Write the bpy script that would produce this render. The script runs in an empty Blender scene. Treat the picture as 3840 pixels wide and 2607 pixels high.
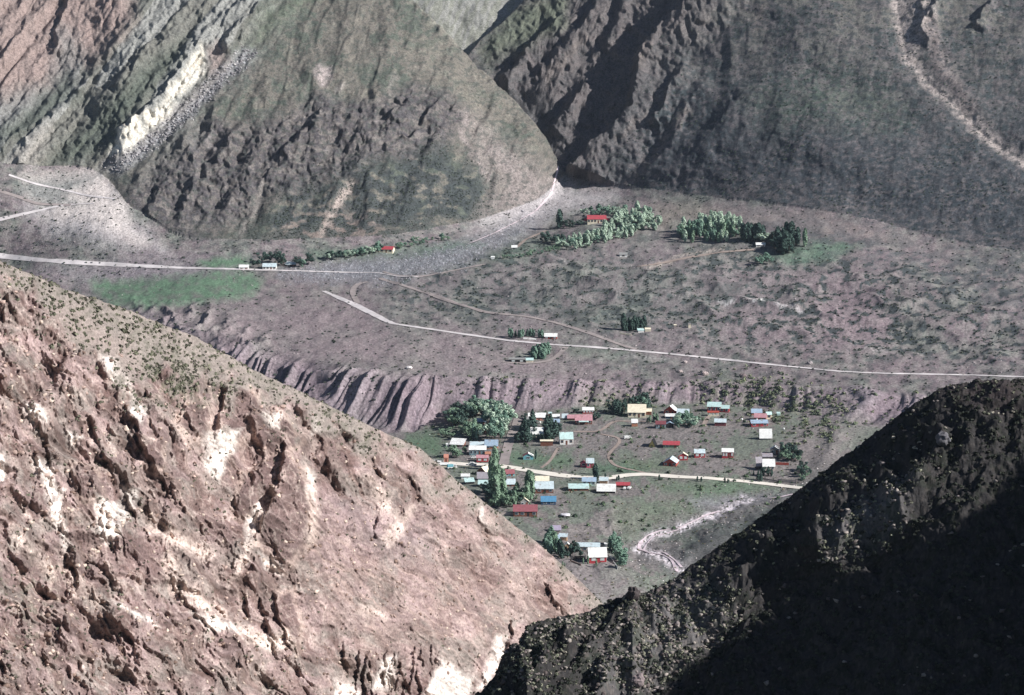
import bpy, math, random
import numpy as np
random.seed(7); rng = np.random.default_rng(7)
SC = bpy.context.scene
COL = SC.collection
# ------------------------------------------------------------------ camera
PITCH = math.radians(9.5); HFOV = math.radians(24.0); W, H = 1024.0, 695.0
FPX = (W / 2) / math.tan(HFOV / 2)
CAMZ = 300.0                      # camera height above world zero
cam_d = bpy.data.cameras.new('camera'); cam = bpy.data.objects.new('camera', cam_d)
COL.objects.link(cam); SC.camera = cam
cam.location = (0, 0, CAMZ); cam.rotation_euler = (math.radians(90) - PITCH, 0, 0)
cam_d.sensor_width = 36; cam_d.angle = HFOV; cam_d.clip_start = 1; cam_d.clip_end = 20000
# ------------------------------------------------------------------ light
SUN_EL = math.radians(33.0); SUN_AZ = math.radians(107.0)      # clockwise from +Y (view direction)
Lv = np.array([math.sin(SUN_AZ) * math.cos(SUN_EL), math.cos(SUN_AZ) * math.cos(SUN_EL), math.sin(SUN_EL)])
wd = bpy.data.worlds.new("World"); SC.world = wd; wd.use_nodes = True
nt = wd.node_tree; bg = nt.nodes['Background']; sky = nt.nodes.new('ShaderNodeTexSky')
sky.sky_type = 'NISHITA'; sky.sun_disc = False; sky.sun_elevation = SUN_EL; sky.sun_rotation = SUN_AZ
sky.altitude = 2200; nt.links.new(sky.outputs[0], bg.inputs[0]); bg.inputs[1].default_value = 0.055
sl = bpy.data.lights.new('sun', 'SUN'); so = bpy.data.objects.new('sun', sl); COL.objects.link(so)
sl.energy = 5.0; sl.angle = math.radians(0.5); sl.color = (1.0, 0.975, 0.95)
from mathutils import Vector
so.rotation_euler = Vector(Lv).to_track_quat('Z', 'Y').to_euler(); so.location = (600, -200, 900)
SC.view_settings.view_transform = 'Standard'; SC.view_settings.look = 'None'
SC.view_settings.exposure = 0.5; SC.view_settings.gamma = 1.0
# ------------------------------------------------------------------ projection helpers (plain geometry)
sp, cp = math.sin(PITCH), math.cos(PITCH)
def uv2ts(u, v):
    u = np.asarray(u, float); v = np.asarray(v, float)
    x = (u - W / 2) / FPX; y = -(v - H / 2) / FPX
    dy = cp + y * sp; dz = -sp + y * cp
    return x / dy, dz / dy
def ts2uv(t, s):
    dep = cp - s * sp
    return W / 2 + FPX * t / dep, H / 2 - FPX * (sp + s * cp) / dep
Qs = lambda pts: [tuple(c / 2.26953 for c in p) for p in pts]
Ps = lambda pts: [tuple(c / 3.75 for c in p) for p in pts]
# ------------------------------------------------------------------ noise
def _hash(ix, iy, seed):
    h = (ix.astype(np.int64) * 374761393 + iy.astype(np.int64) * 668265263 + seed * 2147483647 // 7) & 0xffffffff
    h = ((h ^ (h >> 13)) * 1274126177) & 0xffffffff
    return ((h ^ (h >> 16)) & 0xffff).astype(np.float32) / 65536.0
def perlin(x, y, seed=0):
    x = np.asarray(x, np.float32); y = np.asarray(y, np.float32)
    ix = np.floor(x); iy = np.floor(y); fx = x - ix; fy = y - iy
    ix = ix.astype(np.int32); iy = iy.astype(np.int32)
    ux = fx * fx * fx * (fx * (fx * 6 - 15) + 10); uy = fy * fy * fy * (fy * (fy * 6 - 15) + 10)
    def g(dx, dy):
        a = _hash(ix + dx, iy + dy, seed) * 6.2831853
        return np.cos(a) * (fx - dx) + np.sin(a) * (fy - dy)
    n = (g(0, 0) * (1 - ux) + g(1, 0) * ux) * (1 - uy) + (g(0, 1) * (1 - ux) + g(1, 1) * ux) * uy
    return n * 1.5
def fbm(x, y, seed=0, o=4, gain=0.5, lac=2.03):
    a = 1.0; r = 0; f = 1.0
    for i in range(o):
        r = r + a * perlin(x * f, y * f, seed + i * 17); a *= gain; f *= lac
    return r
def ridged(x, y, seed=0, o=4, gain=0.5, lac=2.1):
    a = 1.0; r = 0; f = 1.0; w = 1.0
    for i in range(o):
        n = 1 - np.abs(perlin(x * f, y * f, seed + i * 13)) * 1.6
        n = np.clip(n, 0, 1) ** 2 * w
        r = r + a * n; w = np.clip(n * 1.6, 0, 1); a *= gain; f *= lac
    return r
def billow(x, y, seed=0, o=4, gain=0.5, lac=2.1):
    a = 1.0; r = 0; f = 1.0
    for i in range(o):
        r = r + a * np.abs(perlin(x * f, y * f, seed + i * 13)); a *= gain; f *= lac
    return r
def cells(x, y, seed=0):
    """distance to nearest and second nearest jittered point + id (blocky rock)"""
    ix = np.floor(x).astype(np.int32); iy = np.floor(y).astype(np.int32)
    d1 = np.full(x.shape, 9.0, np.float32); d2 = d1.copy(); idv = np.zeros(x.shape, np.float32)
    gx = np.zeros(x.shape, np.float32); gy = gx.copy()
    for dx in (-1, 0, 1):
        for dy in (-1, 0, 1):
            a = _hash(ix + dx, iy + dy, seed); b = _hash(ix + dx, iy + dy, seed + 91)
            px = ix + dx + a - x; py = iy + dy + b - y
            d = px * px + py * py
            m = d < d1
            d2 = np.where(m, d1, np.minimum(d2, d)); idv = np.where(m, _hash(ix + dx, iy + dy, seed + 7), idv)
            gx = np.where(m, px, gx); gy = np.where(m, py, gy)
            d1 = np.where(m, d, d1)
    return np.sqrt(d1), np.sqrt(d2), idv, gx, gy
def facet(x, y, seed=0, k=3.0):
    """tilted planar blocks, joined at their borders"""
    d1, d2, i, gx, gy = cells(x, y, seed); a = i * 6.2832 * 3.7
    return (gx * np.cos(a) + gy * np.sin(a)) * np.clip((d2 - d1) * k, 0, 1), i
def sstep(a, b, x):
    k = np.clip((x - a) / (b - a), 0, 1); return k * k * (3 - 2 * k)
# ------------------------------------------------------------------ masks in map coordinates of a surface
def inpoly(u, v, poly):
    x = u; y = v; c = np.zeros(u.shape, bool); n = len(poly)
    for i in range(n):
        x1, y1 = poly[i]; x2, y2 = poly[(i + 1) % n]
        if y1 == y2: continue
        cond = ((y1 > y) != (y2 > y)) & (x < (x2 - x1) * (y - y1) / (y2 - y1) + x1)
        c ^= cond
    return c
def segdist(u, v, pts):
    """distance to polyline, signed side (+ = right of travel direction in image), param 0..1, over arrays"""
    D = np.full(u.shape, 1e9, np.float32); S = np.zeros(u.shape, np.float32); T = S.copy()
    n = len(pts) - 1
    for i in range(n):
        x1, y1 = pts[i][:2]; x2, y2 = pts[i + 1][:2]
        dx, dy = x2 - x1, y2 - y1; L2 = dx * dx + dy * dy + 1e-9
        k = np.clip(((u - x1) * dx + (v - y1) * dy) / L2, 0, 1)
        ex = u - (x1 + k * dx); ey = v - (y1 + k * dy)
        d = np.sqrt(ex * ex + ey * ey); m = d < D
        D = np.where(m, d, D); S = np.where(m, np.sign(dx * ey - dy * ex), S); T = np.where(m, (i + k) / n, T)
    return D, S, T
def softpoly(u, v, poly, soft=4.0):
    """1 inside, fading over 'soft' px across the outline"""
    xs = [p[0] for p in poly]; ys = [p[1] for p in poly]
    r = np.zeros(u.shape, np.float32)
    bb = (u > min(xs) - soft) & (u < max(xs) + soft) & (v > min(ys) - soft) & (v < max(ys) + soft)
    if not bb.any(): return r
    uu = u[bb]; vv = v[bb]
    ins = inpoly(uu, vv, poly); d, _, _ = segdist(uu, vv, list(poly) + [poly[0]])
    r[bb] = np.clip(0.5 + np.where(ins, d, -d) / soft * 0.5, 0, 1)
    return r
def stroke(u, v, pts, w, soft=1.0):
    r = np.zeros(u.shape, np.float32); xs = [p[0] for p in pts]; ys = [p[1] for p in pts]; q = w + soft + 2
    bb = (u > min(xs) - q) & (u < max(xs) + q) & (v > min(ys) - q) & (v < max(ys) + q)
    if not bb.any(): return r
    d, _, _ = segdist(u[bb], v[bb], pts); r[bb] = np.clip(0.5 + (w - d) / soft * 0.5, 0, 1); return r
def spine(u, v, pts, wr, wl, ends=True):
    """asymmetric ridge cross-section along a line: 1 on the line, 0 at wr (right, +u side) or wl (left)"""
    r = np.zeros(u.shape, np.float32); xs = [p[0] for p in pts]; ys = [p[1] for p in pts]; q = max(wr, wl) + 2
    bb = (u > min(xs) - q) & (u < max(xs) + q) & (v > min(ys) - q) & (v < max(ys) + q)
    if not bb.any(): return r
    pp = pts if pts[0][1] < pts[-1][1] else pts[::-1]           # always travel downwards
    d, s, t = segdist(u[bb], v[bb], pp)
    # travelling down the image, +u side has s<0
    k = np.where(s < 0, np.clip(1 - d / wr, 0, 1), np.clip(1 - d / wl, 0, 1))
    if ends: k = k * np.clip(np.minimum(t, 1 - t) * 6, 0, 1)
    r[bb] = k; return r
def s2l(c):
    c = np.asarray(c, float) / 255.0
    return np.where(c <= 0.04045, c / 12.92, ((c + 0.055) / 1.055) ** 2.4)
def mix(c, col, m):
    col = s2l(col).astype(np.float32)
    if m.ndim == c.ndim - 1: m = m[..., None]
    return c * (1 - m) + col * m
# ------------------------------------------------------------------ thin-plate surfaces from survey points
class Plate:
    def __init__(s, pts):       # (u, v, height relative to camera)
        P = []
        for u, v, z in pts:
            t, sl_ = uv2ts(u, v); Y = z / float(sl_); P.append((float(t) * Y, Y, z))
        P = np.array(P); s.c = P[:, :2] / 300.0; n = len(P)
        def phi(r2): return 0.5 * r2 * np.log(r2 + 1e-9)
        s.phi = phi
        r2 = ((s.c[:, None] - s.c[None]) ** 2).sum(-1)
        A = np.zeros((n + 3, n + 3)); A[:n, :n] = phi(r2) + np.eye(n) * 0.002
        A[:n, n] = 1; A[:n, n + 1:] = s.c; A[n, :n] = 1; A[n + 1:, :n] = s.c.T
        s.w = np.linalg.solve(A, np.concatenate([P[:, 2], np.zeros(3)]))
    def __call__(s, X, Y):
        x = (X / 300.0).astype(np.float32); y = (Y / 300.0).astype(np.float32); n = len(s.c)
        r = np.full(x.shape, s.w[n], np.float32) + s.w[n + 1].astype(np.float32) * x + s.w[n + 2].astype(np.float32) * y
        for i in range(n):
            dx = x - np.float32(s.c[i, 0]); dy = y - np.float32(s.c[i, 1])
            r += np.float32(s.w[i]) * s.phi(dx * dx + dy * dy)
        return r
def curve_ts(pts):
    """polyline of (u, v) -> function s(t)"""
    a = [uv2ts(u, v) for u, v in pts]; t = np.array([float(p[0]) for p in a]); s = np.array([float(p[1]) for p in a])
    o = np.argsort(t, kind='stable'); return lambda tt: np.interp(tt, t[o], s[o])
def val_t(pts):
    t = np.array([float(uv2ts(u, H / 2)[0]) for u, _ in pts]); y = np.array([p[1] for p in pts], float)
    return lambda tt: np.interp(tt, t, y)
# ------------------------------------------------------------------ mesh from numpy
def np_mesh(name, V, F, smooth=False, col=None, extra=None):
    me = bpy.data.meshes.new(name); V = np.ascontiguousarray(V, np.float32); F = np.ascontiguousarray(F, np.int32)
    me.vertices.add(len(V)); me.vertices.foreach_set('co', V.ravel())
    k = F.shape[1]; me.loops.add(F.size); me.loops.foreach_set('vertex_index', F.ravel())
    me.polygons.add(len(F)); me.polygons.foreach_set('loop_start', np.arange(0, F.size, k, dtype=np.int32))
    me.polygons.foreach_set('loop_total', np.full(len(F), k, np.int32))
    if smooth: me.polygons.foreach_set('use_smooth', np.ones(len(F), bool))
    if col is not None:
        a = me.attributes.new('col', 'FLOAT_COLOR', 'POINT')
        c = np.ones((len(V), 4), np.float32); c[:, :3] = col; a.data.foreach_set('color', c.ravel())
    me.update(calc_edges=True); return me
def link(name, me, mat=None, parent=None, kind=None, label=None, cat=None, group=None):
    o = bpy.data.objects.new(name, me); COL.objects.link(o)
    if mat is not None: me.materials.append(mat)
    if parent is not None: o.parent = parent
    if kind: o['kind'] = kind
    if label: o['label'] = label
    if cat: o['category'] = cat
    if group: o['group'] = group
    return o
def grid_faces(nc, nr):
    i = np.arange(nc * nr, dtype=np.int32).reshape(nc, nr)
    return np.stack([i[:-1, :-1], i[1:, :-1], i[1:, 1:], i[:-1, 1:]], -1).reshape(-1, 4)
# ------------------------------------------------------------------ materials
def ground_mat(name, gs=3.0, gamp=0.25, bump=0.3, bs=1.0, rough=0.95):
    m = bpy.data.materials.new(name); m.use_nodes = True; n = m.node_tree.nodes; l = m.node_tree.links
    b = n['Principled BSDF']; b.inputs['Roughness'].default_value = rough
    b.inputs['Specular IOR Level'].default_value = 0.1
    at = n.new('ShaderNodeAttribute'); at.attribute_name = 'col'
    geo = n.new('ShaderNodeNewGeometry')
    nz = n.new('ShaderNodeTexNoise'); nz.inputs['Scale'].default_value = 1.0 / gs; nz.inputs['Detail'].default_value = 4
    nz.inputs['Roughness'].default_value = 0.7
    l.new(geo.outputs['Position'], nz.inputs['Vector'])
    mr = n.new('ShaderNodeMapRange'); mr.inputs[1].default_value = 0.3; mr.inputs[2].default_value = 0.7
    mr.inputs[3].default_value = 1 - gamp; mr.inputs[4].default_value = 1 + gamp
    l.new(nz.outputs[0], mr.inputs[0])
    mx = n.new('ShaderNodeMix'); mx.data_type = 'RGBA'; mx.blend_type = 'MULTIPLY'; mx.inputs[0].default_value = 1
    l.new(at.outputs['Color'], mx.inputs[6]); l.new(mr.outputs[0], mx.inputs[7]); l.new(mx.outputs[2], b.inputs['Base Color'])
    n2 = n.new('ShaderNodeTexNoise'); n2.inputs['Scale'].default_value = 1.0 / bs; n2.inputs['Detail'].default_value = 4
    l.new(geo.outputs['Position'], n2.inputs['Vector'])
    bp = n.new('ShaderNodeBump'); bp.inputs['Strength'].default_value = bump; bp.inputs['Distance'].default_value = bs * 0.6
    l.new(n2.outputs[0], bp.inputs['Height']); l.new(bp.outputs[0], b.inputs['Normal'])
    return m
def flat_mat(name, rgb, rough=0.8, var=0.12, scale=0.7, metal=0.0, stripe=None, spec=0.3, rust=0):
    m = bpy.data.materials.new(name); m.use_nodes = True; n = m.node_tree.nodes; l = m.node_tree.links
    b = n['Principled BSDF']; b.inputs['Roughness'].default_value = rough; b.inputs['Metallic'].default_value = metal
    b.inputs['Specular IOR Level'].default_value = spec
    tc = n.new('ShaderNodeTexCoord'); nz = n.new('ShaderNodeTexNoise'); nz.inputs['Scale'].default_value = scale
    nz.inputs['Detail'].default_value = 4; l.new(tc.outputs['Object'], nz.inputs['Vector'])
    mr = n.new('ShaderNodeMapRange'); mr.inputs[1].default_value = 0.3; mr.inputs[2].default_value = 0.7
    mr.inputs[3].default_value = 1 - var; mr.inputs[4].default_value = 1 + var; l.new(nz.outputs[0], mr.inputs[0])
    mx = n.new('ShaderNodeMix'); mx.data_type = 'RGBA'; mx.blend_type = 'MULTIPLY'; mx.inputs[0].default_value = 1
    c = s2l(rgb); mx.inputs[6].default_value = (*c, 1); l.new(mr.outputs[0], mx.inputs[7]); l.new(mx.outputs[2], b.inputs['Base Color'])
    if rust:
        n3 = n.new('ShaderNodeTexNoise'); n3.inputs['Scale'].default_value = .55; n3.inputs['Detail'].default_value = 6; l.new(tc.outputs['Object'], n3.inputs['Vector'])
        m3 = n.new('ShaderNodeMapRange'); m3.inputs[1].default_value = .52; m3.inputs[2].default_value = .66; m3.inputs[4].default_value = rust; l.new(n3.outputs[0], m3.inputs[0])
        mx2 = n.new('ShaderNodeMix'); mx2.data_type = 'RGBA'; l.new(m3.outputs[0], mx2.inputs[0]); l.new(mx.outputs[2], mx2.inputs[6]); mx2.inputs[7].default_value = (*s2l((132, 100, 84)), 1)
        l.new(mx2.outputs[2], b.inputs['Base Color'])
    if stripe:
        wv = n.new('ShaderNodeTexWave'); wv.bands_direction = 'X'; wv.inputs['Scale'].default_value = stripe
        l.new(tc.outputs['Object'], wv.inputs['Vector']); bp = n.new('ShaderNodeBump')
        bp.inputs['Strength'].default_value = 0.4; bp.inputs['Distance'].default_value = 0.05
        l.new(wv.outputs[0], bp.inputs['Height']); l.new(bp.outputs[0], b.inputs['Normal'])
    return m
# ================================================================== TERRAIN: valley floor, terrace, mountains
P_pts = [(225,341,-224),(300,357,-224),(394,369,-224),(530,375,-229),(640,379,-231),(750,380,-231),(860,386,-232),(1000,392,-232),(1120,394,-232),
 (100,300,-222),(0,282,-220),(-80,282,-220),(600,344,-224),(800,360,-228),(1000,376,-231),(400,325,-219),
 (200,285,-214),(100,262,-209),(0,256,-208),(-80,256,-208),(350,270,-211),(500,280,-211),(650,290,-212),(800,300,-214),(950,310,-216),(1120,312,-217),
 (250,250,-202),(400,245,-202),(500,225,-198),(550,205,-190),(600,250,-203),(700,250,-204),(800,255,-205),(900,270,-211),(1024,285,-216),(1120,290,-218),
 (620,215,-192),(720,220,-190),(800,228,-192),(100,235,-192),(0,225,-188),(-80,225,-188),(50,170,-156),(0,176,-158),(110,168,-155),(-80,176,-158)]
L_pts = [(396,432,-250),(440,415,-246),(520,412,-243),(640,408,-242),(750,410,-242),(850,430,-243),(950,450,-245),
 (450,470,-251),(520,470,-250.5),(620,476,-250.5),(700,474,-250),(790,487,-251),(500,510,-253),(600,500,-252),(560,557,-254),(620,570,-255.5),
 (700,520,-256),(780,500,-253),(640,540,-259),(690,560,-261),(600,610,-260),(560,600,-258),(640,610,-263),
 (400,600,-262),(400,700,-270),(640,700,-272),(900,600,-265),(1000,500,-250),(300,450,-252),(200,400,-250),(1100,460,-245),(0,420,-250)]
PP = Plate(P_pts); LL = Plate(L_pts)
s_foot = curve_ts([(-120,420),(225,433),(308,433),(350,433),(396,433),(415,432),(440,417),(520,411),(600,406),(700,404),(760,408),(850,425),(950,440),(1150,450)])
s_edge = curve_ts([(-120,296),(100,300),(140,306),(200,330),(225,341),(308,358),(394,369),(450,373),(530,376),(640,379),(750,381),(860,388),(940,393),(1150,397)])
m1_foot = curve_ts(Qs([(-300,405),(0,392),(130,388),(190,386),(235,400),(272,452),(300,520),(400,555),(600,568),(900,550),(1100,510),(1240,462),(1280,400),(1300,395),(3000,395)]))
m1_cont = curve_ts(Qs([(-300,-260),(800,-200),(870,-90),(940,0),(1000,60),(1065,128),(1120,180),(1180,240),(1240,310),(1268,372),(1282,400),(1300,470),(3000,700)]))
m2_foot = curve_ts(Qs([(1270,400),(1300,420),(1400,440),(1600,465),(1760,480),(1850,500),(2000,530),(2150,570),(2324,600),(2600,625)]))
m2_cont = curve_ts(Qs([(-300,400),(950,230),(1060,128),(1090,90),(1140,50),(1190,0),(1230,-60),(1300,-260),(3000,-300)]))
NC, NR = 1300, 1050; TK = [float(uv2ts(150, 235)[0]), float(uv2ts(260, 235)[0])]; tg4 = float(uv2ts(1215 / 2.26953, 20)[0])
u_mid = np.linspace(-90, 1114, NC); tcol = uv2ts(u_mid, np.full(NC, H / 2))[0]
def first_hit(tc, Yg, hg, s_target):
    """per column first Y where h/Y >= target"""
    k = (hg / Yg) >= s_target[:, None]; idx = np.argmax(k, 1); bad = ~k.any(1)
    i0 = np.clip(idx - 1, 0, None); r = np.arange(len(tc))
    a = hg[r, i0] / Yg[r, i0] - s_target; b = hg[r, idx] / Yg[r, idx] - s_target
    w = np.clip(-a / (b - a + 1e-9), 0, 1); Y = Yg[r, i0] + (Yg[r, idx] - Yg[r, i0]) * w
    return np.where(bad, Yg[:, -1], Y)
Yc0 = np.linspace(640, 2700, 420); YG = np.broadcast_to(Yc0, (NC, 420)).astype(np.float32); XG = YG * tcol[:, None].astype(np.float32)
pz = PP(XG, YG); lz = LL(XG, YG)
Yf = first_hit(tcol, YG, lz, s_foot(tcol)); Ye = first_hit(tcol, YG, pz, s_edge(tcol)); Ye = np.maximum(Ye, Yf + 18)
Y1f = first_hit(tcol, YG, pz, m1_foot(tcol)); r_ = np.arange(NC)
def at_col(hg, Y): 
    j = np.clip((Y - Yc0[0]) / (Yc0[1] - Yc0[0]), 0, 418.999); i = j.astype(int); w = j - i
    return hg[r_, i] * (1 - w) + hg[r_, i + 1] * w
Y1f = np.convolve(np.pad(Y1f, 15, 'edge'), np.ones(31) / 31, 'valid'); z1f = at_col(pz, Y1f); SL1 = 0.62
Y1c = (z1f - SL1 * Y1f) / (m1_cont(tcol) - SL1)
tg = float(uv2ts(1270 / 2.26953, 170)[0])
Y2f = first_hit(tcol, YG, pz, m2_foot(np.maximum(tcol, tg)))
Y2f = np.convolve(np.pad(Y2f, 60, 'edge'), np.ones(121) / 121, 'valid'); z2f = at_col(pz, Y2f)
back = np.clip((tg - tcol) / 0.06, 0, 1.5); Y2f = Y2f + 45 * back
SL2 = 0.60; Y2c = (z2f - SL2 * Y2f) / (m2_cont(tcol) - SL2)
Y1f[tcol > tg + .004] = 9000
def base_h(Y, T, cols):
    X = Y * T
    P = PP(X, Y); L = LL(X, Y)
    w = np.clip((Y - Yf[cols]) / (Ye - Yf)[cols], 0, 1)
    wq = w * .25 + .75 * np.clip((w - .18) / .6, 0, 1); h0 = L * (1 - wq) + P * wq
    # mountain 1
    d = Y - Y1f[cols]; a = z1f[cols] + SL1 * d - 3.0 * np.exp(-np.abs(d) / 12.0)
    db = Y - Y1c[cols]; h1 = np.where(db < 0, a, (z1f + SL1 * (Y1c - Y1f))[cols] - 0.9 * db)
    h1 = h1 - np.interp(T, TK, [3.0, .8]) * np.clip(Y1f[cols] - Y, 0, 900)
    d2 = Y - Y2f[cols]; h2 = z2f[cols] + SL2 * d2 - 8 * np.exp(-np.abs(d2) / 30.0)
    db2 = Y - Y2c[cols]; h2 = np.where(db2 < 0, h2, (z2f + SL2 * (Y2c - Y2f))[cols] - 0.9 * db2)
    h2 = h2 - .8 * np.clip(Y2f[cols] - Y, 0, 900)
    h4 = 0.60 * (Y - 2172) - 900 * np.clip(T - tg4, 0, None) * 8 + 0 * X
    return h0, h1, h2, h4, w
def combine(h0, h1, h2, h4, T=None):
    k = np.interp(T, TK, [1.2, 9.0]).astype(np.float32)
    st = np.stack([h0, h1, h2, h4]); s2 = np.partition(st, -2, axis=0); return (s2[-1] + .45 * k * np.exp(-(s2[-1] - s2[-2]) / k)).astype(np.float32), st.argmax(0)
hb, dom = combine(*base_h(YG, tcol[:, None].astype(np.float32), (r_[:, None],))[:4], np.broadcast_to(tcol[:, None], YG.shape))
vv = ts2uv(tcol[:, None], hb / YG)[1]
dw = np.abs(np.diff(vv, axis=1)) / 0.72 + np.diff(YG, axis=1) / 14.0
dw = np.minimum(dw, 12)
outw = np.where((vv[:, 1:] < -70) , 0.15, 1.0) * np.where(vv[:, 1:] > 730, 0.3, 1.0)
dw *= outw
# smooth sampling density between neighbouring columns
ker = np.ones(9) / 9; dw = np.apply_along_axis(lambda a: np.convolve(np.pad(a, 4, 'edge'), ker, 'valid'), 0, dw)
cw = np.concatenate([np.zeros((NC, 1)), np.cumsum(dw, 1)], 1); cw /= cw[:, -1:]
q = np.linspace(0, 1, NR); Yv = np.stack([np.interp(q, cw[i], Yc0) for i in range(NC)]).astype(np.float32)
T = np.broadcast_to(tcol[:, None].astype(np.float32), Yv.shape); X = Yv * T
h0, h1, h2, h4, wsc = base_h(Yv, T, (r_[:, None],))
hb, dom = combine(h0, h1, h2, h4, T)
U, V = ts2uv(T, hb / Yv); U = U.astype(np.float32); V = V.astype(np.float32)
print('valley grid', NC * NR)
# margin of dominance (for fading relief at junctions)
srt = np.sort(np.stack([h0, h1, h2, h4]), 0); marg = np.clip((srt[-1] - srt[-2]) / 8.0, 0, 1); del srt
isV = dom == 0; isM1 = dom == 1; isM2 = dom == 2; isM4 = dom == 3
# ------------------------------------------------------------------ relief
wu = U + 9 * fbm(U / 40, V / 40, 3, 3); wv_ = V + 9 * fbm(U / 40 + 50, V / 40, 4, 3)       # warped map coordinates
wu2 = U + 3 * fbm(U / 9, V / 9, 5, 2); wv2 = V + 3 * fbm(U / 9 + 50, V / 9, 6, 2)
dz = np.zeros_like(hb)
scarp = np.where(isV, np.clip(4 * wsc * (1 - wsc), 0, 1), 0)
# valley and terrace
hum = fbm(X / 70, Yv / 110, 11, 4); fine = fbm(X / 7, Yv / 9, 12, 3)
flatm = np.where(isV, 1.0, 0.0) * (1 - scarp)
plateau = flatm * (wsc > 0.5)
dz += plateau * (1.8 * hum + 0.35 * fine) + flatm * (wsc <= 0.5) * (0.5 * hum + 0.15 * fine)
hummock = softpoly(wu, wv_, Qs([(870,640),(1000,600),(1200,560),(1500,600),(1800,580),(2324,660),(2324,820),(1900,780),(1500,760),(1200,700),(950,700)]), 20)
dz += plateau * hummock * (2.4 * ridged(X / 45, Yv / 70, 14, 4) - 1.4)
# scarp gullies run down the face
gl = X / 11 + 0.9 * fbm(X / 30, Yv / 60, 21, 2) + (Yv - Yf[:, None]) * -0.035
big = sstep(560, 380, U)
gul = billow(gl * .5, Yv / 300, 22, 4)
gul2 = np.abs(perlin(gl * .9, Yv / 90, 28)); dz += scarp * ((-2.2 + 3.2 * np.abs(gul) + 2.0 * gul2) * (1.3 + 2.2 * big)) 
dz += scarp * (fbm(X / 6, Yv / 6, 24, 3) * 0.7 + (1.0 + 1.5 * big) * np.abs(perlin(gl * 1.6, Yv / 120, 27)))
upcl = softpoly(U, V, Qs([(300,690),(460,700),(620,780),(560,830),(350,740)]), 12); dz += upcl * isV * 2.5 * ridged(X / 14, Yv / 25, 25, 3)
# stream gully, bank on the right
st_pts = Qs([(1560,1300),(1500,1262),(1445,1240),(1470,1215),(1540,1195),(1620,1165),(1700,1128),(1790,1125),(1830,1110)])
g = stroke(U, V, st_pts, 6, 26); dz -= np.where(isV, 1, 0) * g * 2.5
bank = softpoly(wu2, wv2, Qs([(1560,1225),(1700,1150),(1800,1130),(1900,1000),(1750,1250),(1560,1300),(1480,1265)]), 14)
dz += bank * isV * (2.5 + 2.0 * fbm(X / 20, Yv / 25, 31, 3))
lowbank = softpoly(wu, wv_, Qs([(1250,1180),(1400,1130),(1480,1200),(1440,1260),(1480,1330),(1300,1330)]), 24); dz += lowbank * isV * 1.2 * fbm(X / 12, Yv / 14, 33, 3)
# ------ mountain 1
rot = lambda a: (U * math.cos(a) + V * math.sin(a), -U * math.sin(a) + V * math.cos(a))
ra, rb = rot(math.radians(-52))        # ra along up-right diagonal
M1r = softpoly(wu2 + 3 * perlin(U / 20, V / 20, 41), wv2 + 5 * perlin(U / 24, V / 20, 42), Qs([(265,450),(330,380),(400,300),(470,270),(560,290),(640,260),(720,215),(850,235),(930,195),(1020,220),(1080,260),(1040,300),(960,350),(860,360),(760,400),(700,440),(600,440),(560,500),(430,550),(300,540)]), 9)
M1u = softpoly(wu, wv_, Qs([(-80,-80),(160,-80),(700,-80),(640,0),(560,110),(470,220),(330,370),(200,380),(-80,400)]), 26)
grass1 = isM1 * (1 - np.maximum(M1r, M1u))
rough1 = ridged(ra / 60 + .3 * fbm(U / 30, V / 30, 40, 2), rb / 26, 41, 5)
cel1, cel2, cid, cgx, cgy = cells(wu2 / 17, wv2 / 13, 44)
fa, fai = facet((ra + .5 * rb) / 52, rb / 30, 44); fb, fbi = facet(wu2 / 19, wv2 / 15, 442); fc, _ = facet(wu2 / 7, wv2 / 6, 443)
dz += isM1 * M1r * marg * (10 * fa + 5.5 * fb + 2.2 * fc + 1.5 * (rough1 - .7) + 1.0 * fbm(wu2 / 5, wv2 / 5, 45, 3))
rib = ridged(ra / 150 + .2 * fbm(U / 50, V / 50, 47, 2), (rb + 6 * fbm(U / 25, V / 25, 48, 2)) / 38, 46, 5)
rbw = rb + 5 * fbm(ra / 60, rb / 40, 447, 2); fu, fui = facet(ra / 150, rbw / 17, 444); fu2, fu2i = facet(ra / 40, rbw / 9, 448); dz += isM1 * M1u * (7 * fu + 3.0 * fu2 + 3.0 * (rib - .8) + 2.0 * fbm(wu2 / 8, wv2 / 8, 49, 3))
ax, ay = rot(math.radians(-68))
fg, fgi = facet((ax + .3 * ay) / 80, ay / 30, 446); fh, fhi = facet((ax + .2 * ay) / 34, ay / 14, 449); dz += grass1 * marg * (5 * fg + 2.4 * fh + 1.1 * (ridged(ax / 110, ay / 34, 51, 4) - .8) + 2.8 * fbm(U / 45, V / 40, 53, 3) + 0.45 * fbm(U / 4, V / 4, 52, 3))
def S1(pts, wr, wl, hh, e=True):
    global dz
    p = Qs(pts); k = spine(wu2, wv2, p, wr, wl, e); dz = dz + isM1 * hh * .8 * k
S1([(760,235),(720,265),(690,300),(650,340),(632,372)], 26, 5, 11)
S1([(950,215),(905,250),(880,275)], 22, 4, 9); S1([(1000,230),(975,255),(960,285)], 16, 4, 8)
S1([(880,190),(800,280),(770,330)], 20, 7, 5)
S1([(560,280),(530,300),(480,390)], 20, 6, 6); S1([(400,420),(360,430),(330,500)], 20, 5, 8); S1([(460,400),(425,440),(400,520)], 18, 6, 6)
S1([(500,70),(440,110),(415,150),(360,230),(290,290),(262,330)], 9, 5, 11)      # crest of the cream cliffs
S1([(620,-20),(560,50),(520,80),(505,125)], 12, 4, 10); S1([(160,-40),(150,20),(130,70),(126,130)], 40, 4, 9)
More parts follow.
